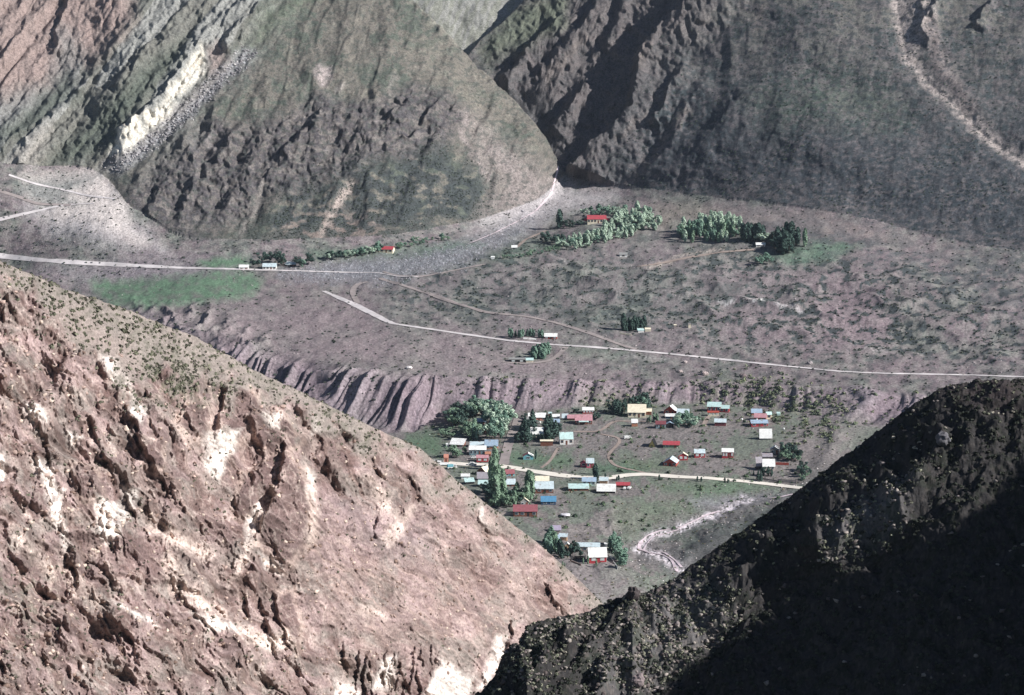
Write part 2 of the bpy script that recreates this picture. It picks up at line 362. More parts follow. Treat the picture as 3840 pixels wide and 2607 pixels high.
S1([(420,60),(330,130),(240,210),(200,250)], 26, 9, 8); S1([(230,150),(170,230),(90,290),(20,370)], 30, 8, 9); S1([(640,-60),(500,50),(440,100)],16,8,8)
gly = Qs([(262,372),(330,330),(400,272),(470,205),(520,160),(590,95),(680,10),(740,-60)])
dz -= isM1 * 7 * stroke(U, V, gly, 3, 16)
# chutes
for pts, w in (([(800,420),(770,460),(740,500),(735,530)], 2.5), ([(600,410),(570,500),(530,545)], 2.0)): dz -= isM1 * 2.0 * stroke(wu2, wv2, Qs(pts), w, 5)
# ------ mountain 2
M2r = softpoly(wu, wv_, Qs([(1060,125),(1150,30),(1200,-60),(1660,-60),(1620,60),(1560,120),(1500,170),(1440,280),(1390,395),(1370,420),(1270,400),(1220,260),(1130,180)]), 26)
bx, by = rot(math.radians(-58))
rough2 = ridged(bx / 95 + .3 * fbm(U / 30, V / 30, 60, 2), (by + 4 * fbm(U / 16, V / 16, 59, 2)) / 34, 61, 5)
c1, c2, c2id, _, _ = cells(wu2 / 20, wv2 / 15, 64)
fd, fdi = facet(bx / 48, by / 26, 64); fe, _ = facet(wu2 / 17, wv2 / 14, 642); ff, _ = facet(wu2 / 7, wv2 / 6, 643)
dz += isM2 * M2r * (7.5 * fd + 4.2 * fe + 2.0 * ff + 2.0 * (rough2 - .75) + 1.0 * fbm(wu2 / 5, wv2 / 5, 65, 3))
def S2(pts, wr, wl, hh, e=True):
    global dz
    p = Qs(pts); k = spine(wu2, wv2, p, wr, wl, e); dz = dz + isM2 * hh * .9 * k
S2([(1640,-60),(1560,20),(1490,85),(1450,140),(1445,200),(1430,260),(1400,300),(1340,345),(1290,400)], 40, 7, 27, False)
S2([(1400,-60),(1330,60),(1250,150),(1180,215)], 34, 8, 14); S2([(1290,20),(1210,110),(1160,180),(1130,190)], 26, 7, 16)
S2([(1350,170),(1290,260),(1240,310)], 24, 7, 14); S2([(1560,140),(1530,190),(1500,260),(1470,290)], 26, 6, 12); S2([(1620,160),(1560,240),(1520,330),(1440,420)], 30, 8, 6)
S2([(1700,200),(1600,320),(1500,420)], 30, 12, 5)
S2([(1430,-60),(1400,60),(1370,120)], 20, 6, 8); smooth2 = isM2 * (1 - M2r) * marg
cx, cy = rot(math.radians(-72))
dz += smooth2 * (2.0 * (ridged(cx / 150, cy / 60, 71, 4) - .9) * sstep(900, 650, U) + 3.5 * fbm(U / 90, V / 50, 72, 4) + 0.35 * fbm(U / 5, V / 4, 73, 3) + 1.0 * facet(cx / 30, cy / 15, 646)[0] + 3 * facet(cx / 90, cy / 36, 645)[0] * sstep(820, 600, U))
ch = Qs([(2030,-40),(2045,60),(2060,130),(2110,190),(2170,240),(2240,310),(2340,375),(2480,440)])
dz -= isM2 * 7 * stroke(U, V, ch, 3, 14); S2([(2100,-60),(2090,60),(2110,110)], 20, 5, 6)
S2([(2140,-60),(2130,0),(2100,40)], 14, 5, 9); S2([(2260,0),(2230,30),(2210,70)], 14, 5, 8)
dz += isM4 * (3 * fbm(U / 30, V / 30, 81, 4))
dz += isM1 * 3.5 * fbm(U / 18, V / 30, 55, 3) * np.exp(-np.abs(Yv - Y1c[:, None]) / 30); out = (isM1 | isM2 | isM4).astype(np.float32); hV = hb + dz * (1 - .62 * out); YV = Yv - dz * out * .9      # rock bulges out of the face, soil only rises
# ------------------------------------------------------------------ colour of the ground itself
gr = fbm(U / 2.2, V / 1.8, 101, 2); g2 = fbm(U / 10, V / 7, 102, 3); g3 = fbm(U / 55, V / 30, 103, 3)
C = np.empty(hb.shape + (3,), np.float32); C[:] = s2l((126, 111, 113))
C = mix(C, (122, 124, 113), np.clip(.35 + .8 * g3 + .4 * g2, 0, 1) * isV)
# terrace: darker scrub patches
pn = fbm(U / 12, V / 5.0, 110, 5) + .35 * g3 + .12 * gr
C = mix(C, (68, 75, 76), sstep(.14, .27, pn) * plateau * np.clip(hummock * .9 + .45, 0, 1) * .95)
C = mix(C, (142, 134, 128), sstep(-.2, -.4, pn) * plateau * .45)
mauve = softpoly(wu, wv_, Qs([(450,700),(760,680),(900,760),(1300,800),(1300,860),(900,840),(560,800),(400,740)]), 30)
C = mix(C, (148, 130, 130), mauve * isV * .7)
CC = lambda pts: Ps([(1875 + x * 1.136, 562 + y * 1.136) for x, y in pts])
C = mix(C, (146, 124, 128), softpoly(wu, wv_, CC([(640,400),(900,380),(1320,420),(1320,720),(700,640),(500,600),(650,520)]), 26) * isV * .5 * sstep(.25, 0, pn))
for pl in ([(10,490),(50,462),(95,468),(110,495),(70,525),(30,518)], [(685,465),(720,448),(790,442),(805,460),(770,482),(700,482)], [(730,425),(750,428),(740,434)], [(815,436),(850,432),(845,446),(820,446)], [(160,530),(230,510),(285,535),(260,565),(190,555)],
           [(850,738),(880,730),(905,740),(890,752),(862,750)], [(960,735),(992,732),(990,752),(968,750)], [(910,770),(960,762),(1000,775),(980,795),(920,788)], [(1250,690),(1290,680),(1300,705),(1270,715)], [(1240,490),(1310,482),(1320,498),(1250,500)]):
    C = mix(C, (74, 78, 78), softpoly(wu2, wv2, CC(pl), 3) * isV * (.75 + .5 * gr) * .85)
for pts, w, cc in (([(725,495),(775,497)], 1.1, (226,220,214)), ([(800,496),(872,494)], 1.5, (230,224,216)), ([(905,512),(960,520),(1000,534)], 1.0, (206,198,194)), ([(480,425),(520,438)], 1.2, (190,180,172)), ([(200,362),(240,382)], 1.3, (186,178,170)), ([(1200,655),(1290,662)], 1.2, (176,164,160)),
                   ([(470,388),(540,372),(600,350),(730,330)], 2.2, (176,160,146)), ([(330,684),(560,688)], .6, (160,156,150))):
    C = mix(C, cc, stroke(wu2, wv2, CC(pts), w, 1.5) * isV * np.clip(.7 + 1.2 * gr, 0, 1))
for pts in ([(318,560),(330,540),(400,520),(470,515)], [(315,575),(345,598),(400,604)], [(640,582),(730,580)], [(478,530),(476,560)]): C = mix(C, (88, 98, 88), stroke(wu2, wv2, CC(pts), .8, 1.5) * isV * .7)
C = mix(C, (140, 124, 112), softpoly(wu, wv_, CC([(500,190),(620,185),(800,205),(1000,215),(1150,240),(1280,300),(1150,280),(950,245),(760,225),(540,240)]), 9) * isV * .6)
C = mix(C, (80, 84, 84), softpoly(wu, wv_, CC([(860,230),(1000,235),(1100,265),(1200,320),(1080,330),(1000,290),(890,262)]), 9) * isV * .6)
C = mix(C, (144, 124, 131), scarp * .75)
C = mix(C, (96, 84, 94), scarp * .8 * sstep(.4, .1, np.abs(gul)) * (.6 + .4 * big)); C = mix(C, (160, 144, 148), scarp * sstep(.35, .7, gul2) * .6)
C = mix(C, (150, 136, 140), scarp * sstep(.7, 1.1, np.abs(gul)) * .6)
ysh = softpoly(wu2, wv2, Qs([(1590,890),(1700,880),(1800,900),(1900,940),(1870,980),(1800,960),(1700,930),(1600,930)]), 24)
C = mix(C, (122, 124, 98), ysh * isV * sstep(-.3, .5, g2) * .8)
ysh2 = softpoly(wu2, wv2, Qs([(1330,900),(1420,890),(1480,905),(1450,930),(1330,925)]), 12); C = mix(C, (122, 124, 98), ysh2 * isV * .6)
# river flat, stony grey fan
riv = softpoly(wu2, wv2, Qs([(1265,470),(1240,490),(1130,560),(1040,600),(880,640),(700,632),(640,622),(760,600),(900,580),(1080,540),(1200,490)]), 8)
C = mix(C, (128, 128, 132), riv * isV * .9); C = mix(C, (168, 166, 172), riv * isV * sstep(.25, .7, gr) * .7)
gorge = softpoly(wu2, wv2, Qs([(1275,395),(1300,430),(1400,440),(1330,470),(1250,480),(1200,500),(1100,500),(1150,450),(1240,430)]), 10)
C = mix(C, (178, 172, 170), gorge * .85); C = mix(C, (168, 158, 156), softpoly(wu, wv_, Qs([(1180,440),(1262,410),(1300,440),(1330,470),(1230,500),(1120,525),(1060,540),(1110,490)]), 12) * .7)
wash = softpoly(wu, wv_, Qs([(60,470),(270,450),(290,520),(360,560),(200,540),(60,500)]), 16); C = mix(C, (190, 182, 180), wash * .75)
fan = softpoly(wu2, wv2, Qs([(60,400),(150,395),(240,370),(262,440),(285,455),(290,530),(330,550),(200,505),(100,490),(130,470),(60,440)]), 10)
C = mix(C, (214, 200, 190), fan * .9)
C = mix(C, (116, 120, 116), softpoly(wu2, wv2, Qs([(60,415),(150,400),(235,395),(150,440),(190,462),(110,462),(40,430)]), 6) * .8)
C = mix(C, (146, 136, 140), softpoly(wu2, wv2, Qs([(100,610),(330,585),(560,600),(420,640),(200,640)]), 14) * isV * .7)
gA = softpoly(wu2, wv2, Qs([(200,640),(330,628),(560,618),(600,640),(570,675),(470,690),(330,698),(250,690)]), 5)
gB = softpoly(wu2, wv2, Qs([(445,590),(520,583),(565,585),(560,608),(470,608)]), 4)
C = mix(C, (97, 128, 98), np.clip(gA * (0.9 + .5 * g2) + gB, 0, 1) * isV)
# green spots
for pl, cc, a in (([(940,560),(1060,548),(1100,556),(960,575)], (86,118,92), .7), ([(1740,575),(1860,550),(1960,560),(1880,590),(1790,605)], (92,124,98), .7),
        ([(1110,570),(1240,545),(1290,560),(1190,590),(1110,590)], (96,118,98), .5),
        ([(1170,800),(1250,800),(1240,815),(1150,815)], (96,120,96), .6), ([(1280,790),(1420,800),(1400,815),(1290,808)], (104,120,100), .6),
        ([(700,575),(960,560),(940,572),(720,590)], (88,116,92), .6)):
    C = mix(C, cc, softpoly(wu2, wv2, Qs(pl), 5) * isV * a)
# village floor
vil = isV * (wsc <= .02)
C = mix(C, (130, 121, 116), vil.astype(np.float32) * .9)
C = mix(C, (104, 118, 98), vil * sstep(-.05, .3, g3 + .5 * g2 + .2 * gr) * .65)
C = mix(C, (88, 90, 86), vil * sstep(.25, .6, fbm(U / 4, V / 2.6, 121, 3)) * .6)
for pl, cc, a in (([(925,990),(990,985),(1010,1010),(990,1040),(930,1010)], (90,118,86), .8), ([(1160,1040),(1250,1035),(1300,1045),(1290,1060),(1170,1055)], (88,120,84), .8),
        ([(1170,1010),(1230,1020),(1225,1045),(1150,1045)], (92,120,90), .6),
        ([(1340,1055),(1400,1048),(1470,1062),(1440,1075),(1350,1075)], (84,112,86), 1.), ([(1400,1040),(1500,1050),(1560,1068),(1450,1066)], (104,122,88), .6),
        ([(1250,1090),(1340,1095),(1330,1105),(1250,1102)], (84,116,86), .7), ([(1480,1092),(1700,1085),(1760,1110),(1600,1130),(1500,1115)], (96,120,90), .75),
        ([(1390,1140),(1560,1130),(1620,1160),(1500,1190),(1440,1230),(1390,1190)], (106,118,94), .6)):
    C = mix(C, cc, softpoly(wu2, wv2, Qs(pl), 6) * isV * a)
C = mix(C, (134, 130, 134), softpoly(wu2, wv2, Qs([(1560,1135),(1700,1118),(1800,1118),(1790,1135),(1600,1150)]), 6) * isV * .8)
C = mix(C, (140, 128, 126), softpoly(wu2, wv2, Qs([(1290,1280),(1420,1290),(1440,1340),(1360,1400),(1250,1330)]), 16) * isV * .7)
C = mix(C, (78, 82, 80), bank * isV * .8)
strc = stroke(wu2, wv2, st_pts[:7], 3.2, 3) + stroke(wu2, wv2, Qs([(1268,385),(1250,440),(1215,480),(1130,525)]), 1.5, 4) * .5; C = mix(C, (120, 116, 118), np.clip(stroke(wu2, wv2, st_pts[:7], 7, 8), 0, 1) * isV * .5); C = mix(C, (226, 212, 214), np.clip(strc, 0, 1) * sstep(-.35, .15, .6 * g2 + .6 * gr) * .95)
C = mix(C, (150, 136, 132), softpoly(wu2, wv2, Qs([(1830,1010),(1930,950),(1980,960),(1900,1040),(1850,1050)]), 10) * isV * .5)
# ---- mountain 1 colours
m1 = isM1.astype(np.float32)
C = mix(C, (114, 109, 98), m1)
C = mix(C, (92, 98, 86), m1 * sstep(.0, .2, g3 + .4 * g2 + .2 * gr))
C = mix(C, (136, 127, 113), m1 * sstep(.15, .35, fbm(U / 20, V / 14, 130, 5)) * .5)
C = mix(C, (98, 91, 93), m1 * M1r * .85); C *= (1 + .22 * (fbi - .5) * m1 * M1r)[..., None]
C = mix(C, (76, 72, 75), m1 * M1r * sstep(.05, .25, fbm(wu2 / 14, wv2 / 10, 131, 5)) * .65); C = mix(C, (138, 128, 120), m1 * M1r * sstep(.12, .3, fbm(wu2 / 16, wv2 / 7, 133, 5)) * .6); ke1, ke2, _, _, _ = cells(wu2 / 13, wv2 / 8, 134); C = mix(C, (58, 55, 60), m1 * M1r * np.exp(-(ke2 - ke1) * 14) * .65)
dk = softpoly(wu, wv_, Qs([(560,540),(650,440),(760,400),(860,360),(1000,330),(1100,380),(1120,460),(1090,500),(950,530),(800,545),(620,560)]), 16)
dkn = fbm(U / 16, V / 8, 132, 4)
C = mix(C, (68, 74, 75), m1 * dk * sstep(-.42, -.2, dkn + .12 * gr) * .9)
C = mix(C, (82, 86, 78), m1 * softpoly(wu, wv_, Qs([(300,530),(420,540),(560,500),(600,560),(400,560)]), 14) * sstep(-.4, .2, dkn) * .8)
bare = softpoly(wu2, wv2, Qs([(640,500),(740,470),(830,490),(900,540),(760,560),(650,550)]), 12)
C = mix(C, (140, 122, 112), m1 * bare * sstep(.1, -.3, dkn) * .9)
rgt = softpoly(wu, wv_, Qs([(1050,270),(1080,255),(1150,330),(1255,400),(1262,455),(1190,492),(1090,505),(1110,470),(1125,400),(1085,350)]), 12)
C = mix(C, (154, 140, 134), m1 * rgt * .85)
crest = softpoly(wu, wv_, Qs([(930,100),(1010,90),(1130,250),(1100,300),(1030,190)]), 14); C = mix(C, (138, 130, 116), m1 * crest * .6)
for pts, w, cc in (([(800,415),(775,450),(750,490),(732,530)], 3.8, (176,158,146)), ([(600,410),(575,490),(530,545)], 1.4, (140,132,124)), ([(590,430),(570,470),(545,545)], 1.0, (138,130,122)),
        ([(730,185),(742,160),(725,165),(745,175)], 5, (176,160,154)), ([(785,190),(765,205)], 1.5, (170,160,150)), ([(480,300),(470,330),(500,340)], 1.2, (160,150,144)), ([(560,95),(590,60),(640,10)], 1.2, (160,156,144)), ([(900,170),(880,200),(895,230)], 1.5, (150,142,132)), ([(1060,250),(1050,300),(1075,350),(1110,400)], 3, (156,142,136)),
        ([(862,268),(858,276)], 1.6, (190,176,166)), ([(940,-10),(1000,60),(1040,100)], 2.2, (150,146,130))):
    C = mix(C, cc, stroke(wu2, wv2, Qs(pts), w, 2.5) * m1 * .85)
# upper left: grey and red slopes
redp = softpoly(wu, wv_, Qs([(-80,-60),(310,-60),(290,60),(200,140),(170,120),(120,190),(-80,240)]), 14)
C = mix(C, (124, 122, 112), m1 * M1u * .9)
C = mix(C, (156, 155, 148), m1 * M1u * sstep(.45, .6, fui) * .75 * (1 - redp))
C = mix(C, (92, 96, 90), m1 * M1u * sstep(.25, .15, fui) * .6 * (1 - redp))
C = mix(C, (156, 132, 123), m1 * redp * .9); C = mix(C, (140, 122, 114), m1 * redp * sstep(0, .4, fbm(U / 12, V / 25, 140, 3)) * .6)
C = mix(C, (130, 128, 124), m1 * softpoly(wu2, wv2, Qs([(130,60),(180,90),(180,190),(0,300),(-60,330),(-60,240),(110,190)]), 10) * .7)
C = mix(C, (86, 94, 84), m1 * softpoly(wu, wv_, Qs([(-60,330),(90,220),(150,170),(180,210),(60,310),(-60,390)]), 8) * .75)
C = mix(C, (88, 96, 84), m1 * softpoly(wu2, wv2, Qs([(100,370),(200,280),(330,150),(430,80),(400,150),(300,260),(255,330),(170,380)]), 8) * .85)
C = mix(C, (160, 152, 142), m1 * softpoly(wu2, wv2, Qs([(10,375),(90,290),(120,280),(100,340),(80,385)]), 6) * .7)
C = mix(C, (96, 106, 86), m1 * softpoly(wu2, wv2, Qs([(600,20),(700,-40),(760,-40),(640,60),(560,130),(540,120)]), 8) * .8)
crm = np.zeros_like(U)
for pl in ([(250,350),(275,295),(310,270),(330,300),(320,320),(285,345)], [(325,262),(350,258),(385,225),(395,240),(360,290),(330,285)], [(385,225),(380,205),(400,195),(440,130),(455,110),(470,150),(435,190),(405,215)]):
    crm = np.maximum(crm, softpoly(wu2, wv2, Qs(pl), 3))
C = mix(C, (222, 214, 196), m1 * np.clip(crm * 1.2, 0, 1)); 
C = mix(C, (196, 182, 160), m1 * crm * sstep(.1, .5, fbm(ra / 3, rb / 9, 141, 3)) * .8)
C = mix(C, (150, 130, 122), m1 * softpoly(wu2, wv2, Qs([(470,110),(500,90),(520,150),(495,185),(475,160)]), 5) * .8)
rubble = stroke(wu2, wv2, Qs([(262,375),(330,330),(400,272),(470,205),(510,165),(560,120)]), 6, 5)
C = mix(C, (148, 146, 148), m1 * rubble * .85); C = mix(C, (190, 190, 192), m1 * rubble * sstep(.3, .7, gr) * .8); C = mix(C, (80, 80, 84), m1 * rubble * sstep(-.3, -.7, gr) * .7)
C = mix(C, (152, 142, 134), stroke(wu2, wv2, Qs([(240,370),(330,310),(420,235),(480,180),(520,140)]), 4, 5) * m1 * .6 * (1 - crm))
# ---- mountain 2 colours
m2 = isM2.astype(np.float32)
C = mix(C, (86, 88, 90), m2); C = mix(C, (122, 118, 108), m2 * sstep(150, 0, V) * .8)
C = mix(C, (62, 74, 76), m2 * sstep(-.05, .16, g3 + .5 * fbm(U / 22, V / 10, 150, 5) + .12 * gr) * .75)
C = mix(C, (114, 106, 105), m2 * sstep(.2, .36, fbm(U / 26, V / 12, 151, 6)) * .6)
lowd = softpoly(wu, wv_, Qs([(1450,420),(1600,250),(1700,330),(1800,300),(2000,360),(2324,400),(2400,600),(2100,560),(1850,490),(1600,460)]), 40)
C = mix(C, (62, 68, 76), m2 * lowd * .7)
C = mix(C, (94, 112, 90), m2 * softpoly(wu, wv_, Qs([(1720,230),(1850,170),(2000,200),(2050,280),(1900,270),(1760,280)]), 24) * .5)
C = mix(C, (108, 99, 97), m2 * M2r * .85); C = mix(C, (86, 84, 84), m2 * M2r * sstep(0, .4, fbm(wu2 / 14, wv2 / 10, 155, 4)) * .6)
C = mix(C, (104, 114, 90), m2 * softpoly(wu, wv_, Qs([(1080,120),(1170,20),(1300,-30),(1280,60),(1180,110),(1110,160)]), 10) * .7)
C = mix(C, (186, 170, 160), m2 * np.clip(stroke(wu2, wv2, ch, 5.5, 4) + .8 * softpoly(wu2, wv2, Qs([(2030,-60),(2110,-60),(2120,40),(2080,140),(2045,60)]), 6) + stroke(wu2, wv2, Qs([(2110,40),(2130,120),(2200,240),(2260,310)]), 5, 5) * .7, 0, 1) * .9)
C = mix(C, (120, 106, 104), m2 * stroke(wu2, wv2, Qs([(2115,60),(2125,150),(2200,240)]), 7, 4) * .6)
for pts, w, a in (([(1560,250),(1500,330),(1430,420)], 2.5, .7), ([(1740,-20),(1715,60)], 3, .6), ([(1470,110),(1450,170)], 2, .5), ([(1500,210),(1480,260),(1400,330)], 2, .4), ([(1330,90),(1240,190)], 1.6, .5)):
    C = mix(C, (150, 134, 122), m2 * stroke(wu2, wv2, Qs(pts), w, 4) * a)
C = mix(C, (120, 111, 110), m2 * (1 - M2r) * sstep(.12, .3, fbm(U / 7, V / 3.6, 158, 4) + .25 * g3) * .6); C = mix(C, (58, 68, 72), m2 * (1 - M2r) * sstep(.2, .36, fbm(U / 9, V / 4, 159, 4) - .2 * g3) * .6)
C = mix(C, (118, 110, 102), m1 * (1 - M1u) * (1 - dk) * sstep(.15, .32, fbm(U / 7, V / 4, 156, 4)) * .5); C = mix(C, (76, 82, 76), m1 * (1 - M1u) * sstep(.22, .36, fbm(U / 8, V / 4, 157, 4)) * .55)
C = mix(C, (138, 138, 124), isM4.astype(np.float32)); C = mix(C, (152, 150, 142), isM4 * sstep(-.1, .3, fbm(U / 5 + V / 12, (V - U) / 30, 160, 3)) * .8)
ft = softpoly(wu, wv_, Qs([(1700,480),(1850,490),(2100,540),(2340,590),(2340,720),(2050,620),(1800,540)]), 26); C = mix(C, (82, 86, 88), ft * sstep(-.2, .2, fbm(U / 16, V / 6, 181, 4)) * isV * .85); C = mix(C, (138, 124, 122), stroke(wu2, wv2, Qs([(1640,470),(1760,487),(1860,505),(1980,530),(2150,570)]), 5, 8) * .5)
C = mix(C, (128, 116, 114), m2 * softpoly(wu2, wv2, Qs([(1500,400),(1640,430),(1900,490),(2340,590),(2340,560),(1900,470),(1700,420)]), 20) * sstep(-.1, .3, fbm(U / 14, V / 6, 182, 4)) * .6)
C = mix(C, (112, 118, 110), isV * softpoly(wu, wv_, Qs([(870,600),(1500,590),(1800,640),(1600,760),(1200,720),(900,660)]), 40) * .35)
# stone-sized and bush-sized mottling everywhere
C *= (1 + .20 * gr + .12 * g2)[..., None]
bs_ = fbm(U / 3.2, V / 2.0, 170, 2)
vegw = isV * (.35 + .4 * hummock) * (1 - riv) * (1 - gA) + m1 * (.45 + .3 * dk) * (1 - crm) * (1 - redp) + m2 * .55
C = mix(C, (66, 74, 72), np.clip(sstep(.42, .62, bs_) * vegw, 0, 1) * .9)
gry = C @ np.array([.3, .6, .1], np.float32); C = (C * .78 + gry[..., None] * .22) * np.array([.955, .965, .985], np.float32) * (.97 - .10 * (isM1 | isM2))[..., None]; C = np.clip(C, .01, .9)
PV = np.stack([YV * T, YV, hV + CAMZ], -1)

GU = U; GV = V; rivM = riv; gAM = np.maximum(gA, gB); pnM = pn; hummockM = hummock; dknM = dkn; crmM = crm; redM = redp; g3M = g3; yshM = ysh; ysh2M = ysh2; scarpM = scarp; rubM = rubble; strM = g
dkM = dk
# ================================================================== TERRAIN: near slopes
def near_grid(u0, u1, nc, nr, Yl, Yh, hfun, step=0.75, vmax=760):
    um = np.linspace(u0, u1, nc); tc = uv2ts(um, np.full(nc, H / 2))[0]
    Yk = np.linspace(Yl, Yh, 500); Tg = tc[:, None].astype(np.float32); YY = np.broadcast_to(Yk, (nc, 500)).astype(np.float32)
    hh = hfun(YY, Tg); vv = ts2uv(Tg, hh / YY)[1]
    dw = np.minimum(np.abs(np.diff(vv, axis=1)) / step, 20) + np.diff(YY, axis=1) / 6.0
    dw = dw * np.where(vv[:, 1:] > vmax, 0.15, 1.0)
    k = np.arange(dw.shape[1])[None]; top = np.argmin(vv, 1)[:, None]; dw = np.where(k > top + 6, dw * 0.12, dw)
    ker = np.ones(9) / 9; dw = np.apply_along_axis(lambda a: np.convolve(np.pad(a, 4, 'edge'), ker, 'valid'), 0, dw)
    cw = np.concatenate([np.zeros((nc, 1)), np.cumsum(dw, 1)], 1); cw /= cw[:, -1:]
    q = np.linspace(0, 1, nr); Yv = np.stack([np.interp(q, cw[i], Yk) for i in range(nc)]).astype(np.float32)
    T = np.broadcast_to(Tg, Yv.shape); h = hfun(Yv, T); U, V = ts2uv(T, h / Yv)
    return tc, T, Yv, Yv * T, h, U.astype(np.float32), V.astype(np.float32)
# ------------------------------------------------------------------ left rocky slope
l_cont = curve_ts(Qs([(-260,500),(-60,566),(0,592),(150,655),(300,707),(450,767),(560,830),(700,897),(830,962),(950,1014),(1040,1092),(1130,1162),(1220,1232),(1300,1302),(1360,1362),(1420,1420),(1700,1700)]))
l_Yc = val_t([(-100,396),(0,430),(300,554),(500,652),(600,705),(720,760)])
BRT = uv2ts(np.array([-90, 0, 57, 132, 200, 265, 330, 420, 500, 620]), np.full(10, 347.))[0]; BRV = [3, 4, 11, 24, 15, 7, 7, 4, 1.5, .5]
def lh(Y, T):
    Yc = l_Yc(T); sc = l_cont(T); hc = sc * Yc; d = Yc - Y
    br = np.interp(T, BRT, BRV)
    f = np.where(d < br, .42 * d, .42 * br + .92 * (d - br))
    return hc - np.where(d > 0, f, -d * .8 + 0 * d).astype(np.float32) if False else (hc - np.where(d > 0, f, .8 * -d)).astype(np.float32)
tL, TL, YL, XL, hL, UL, VL = near_grid(-90, 720, 1000, 820, 280, 900, lh)
dL = l_Yc(TL) - YL; frontL = (dL > 0).astype(np.float32)
brL = np.interp(TL, BRT, BRV).astype(np.float32)
U, V, X, Yv = UL, VL, XL, YL
wu = U + 10 * fbm(U / 45, V / 45, 203, 3); wv_ = V + 10 * fbm(U / 45 + 50, V / 45, 204, 3)
wu2 = U + 2.6 * fbm(U / 12, V / 12, 205, 3); wv2 = V + 2.6 * fbm(U / 12 + 50, V / 12, 206, 3)
lip = sstep(-4, 5, dL - brL + 7 * fbm(U / 22, V / 22, 210, 4))            # 0 on the upper scree band, 1 on the rocks
ang = np.radians(np.interp(U, [0, 200, 450, 600], [60, 58, 44, 38])).astype(np.float32)     # dip of the strata
sa = (U * math.cos(math.radians(55)) + V * math.sin(math.radians(55))); sb = (-U * math.sin(math.radians(55)) + V * math.cos(math.radians(55)))
sa2 = (U * math.cos(math.radians(36)) + V * math.sin(math.radians(36))); sb2 = (-U * math.sin(math.radians(36)) + V * math.cos(math.radians(36)))
wr = sstep(330, 520, U + .4 * (V - 450))
sb_ = sb + 8 * fbm(U / 35, V / 35, 207, 3); sb2_ = sb2 + 6 * fbm(U / 35, V / 35, 208, 3)
n0 = fbm(U / 60, V / 60, 250, 2); r1 = ridged(sa / 85, sb_ / 26, 211, 5); r1b = ridged(sa2 / 90, sb2_ / 20, 212, 5)
k1, k2, kid, kx, ky = cells(wu2 / 26 + .3 * wv2 / 26, wv2 / 34, 213)
k3, k4, kid2, _, _ = cells(wu2 / 10, wv2 / 13, 214)
smoothR = softpoly(wu, wv_, Qs([(690,1180),(900,1240),(1100,1330),(1200,1400),(1000,1440),(800,1440),(680,1300)]), 30)
crag = np.clip(1 - .75 * smoothR, 0, 1) * lip
dz = np.zeros_like(hL)
f1, f1i = facet(sa / 75, sb_ / 42, 251); f2, f2i = facet(sa2 / 44 + .1 * n0, sb2_ / 26, 252); f3, f3i = facet(wu2 / 20, wv2 / 26, 253); f4, f4i = facet(wu2 / 8, wv2 / 10, 254); f5, _ = facet(wu2 / 3.4, wv2 / 4, 255)
dz += crag * (9.0 * f1 * (1 - .5 * wr) + 5.5 * f2 + 1.7 * f3 + .7 * f4 + .35 * f5 + (.8 * (r1 - .75)) * (1 - wr) + (.7 * (r1b - .75)) * wr)
st1 = ridged(sa / 46, sb_ / 8, 261, 4); st2 = ridged(sa2 / 40, sb2_ / 7, 262, 4); dz += crag * (.55 * st1 * (1 - wr) + .4 * st2 * wr + .25 * ridged(wu2 / 6, wv2 / 7, 215, 3))
dz += lip * .5 * fbm(U / 4, V / 5, 216, 3) + smoothR * .9 * fbm(sa2 / 40, sb2_ / 5, 217, 4)
dz += (1 - lip) * (.5 * fbm(U / 14, V / 10, 218, 3) + .25 * ridged(sa / 40, sb / 5, 219, 3) + .12 * fbm(U / 3, V / 3, 220, 2))
def fin(pts, hh, soft=9, ww=1):
    global dz
    p = Qs(pts); m = softpoly(wu2, wv2, p, soft * .6); dz = dz + hh * 1.1 * m; return m
fins = [fin([(645,1014),(705,1109),(710,1229),(650,1289),(570,1229),(625,1109)], 5, 12), fin([(515,879),(555,869),(615,949),(540,1009),(500,989)], 4.5, 12),
        fin([(630,1344),(665,1339),(685,1420),(675,1484),(625,1389)], 3.5, 8), fin([(130,1279),(175,1314),(170,1354),(110,1354)], 2.5, 8),
        fin([(550,1079),(630,1029),(620,1114),(550,1179),(525,1169)], 3, 8), fin([(440,900),(480,930),(470,1000),(430,1010),(400,960)], 3, 10),
        fin([(320,1000),(370,1010),(375,1070),(330,1060)], 2.0, 6), fin([(160,1050),(215,1060),(240,1130),(180,1140)], 2.5, 8), fin([(560,960),(620,930),(690,1000),(640,1040),(590,1020)], 3, 8)]
def SL(pts, wr_, wl, hh):
    global dz
    dz = dz + hh * .9 * spine(wu2, wv2, Qs(pts), wr_, wl) * lip
SL([(645,1005),(650,1050),(632,1110),(600,1190),(572,1250)], 22, 3, 5); SL([(520,880),(505,930),(495,990)], 16, 3, 3.5)
SL([(40,1150),(20,1180)], 8, 2, 2); SL([(330,860),(345,960),(372,1040)], 18, 3, 3); SL([(410,1140),(420,1160),(412,1185)], 10, 2, 2.5); SL([(860,1170),(855,1210),(862,1230)], 12, 2, 2.5)
SL([(785,1455),(782,1500),(800,1520)], 14, 2, 3); SL([(1170,1395),(1165,1440),(1150,1490)], 14, 3, 5); SL([(905,1510),(925,1560),(915,1590)], 12, 3, 3); SL([(940,1500),(955,1560)], 12, 2, 3)
SL([(540,1480),(560,1540)], 10, 2, 2); SL([(240,1120),(232,1170),(245,1230)], 10, 2, 2); SL([(120,1260),(110,1310),(108,1350)], 8, 2, 2); SL([(620,1330),(640,1420),(668,1490)], 8, 2, 2.5)
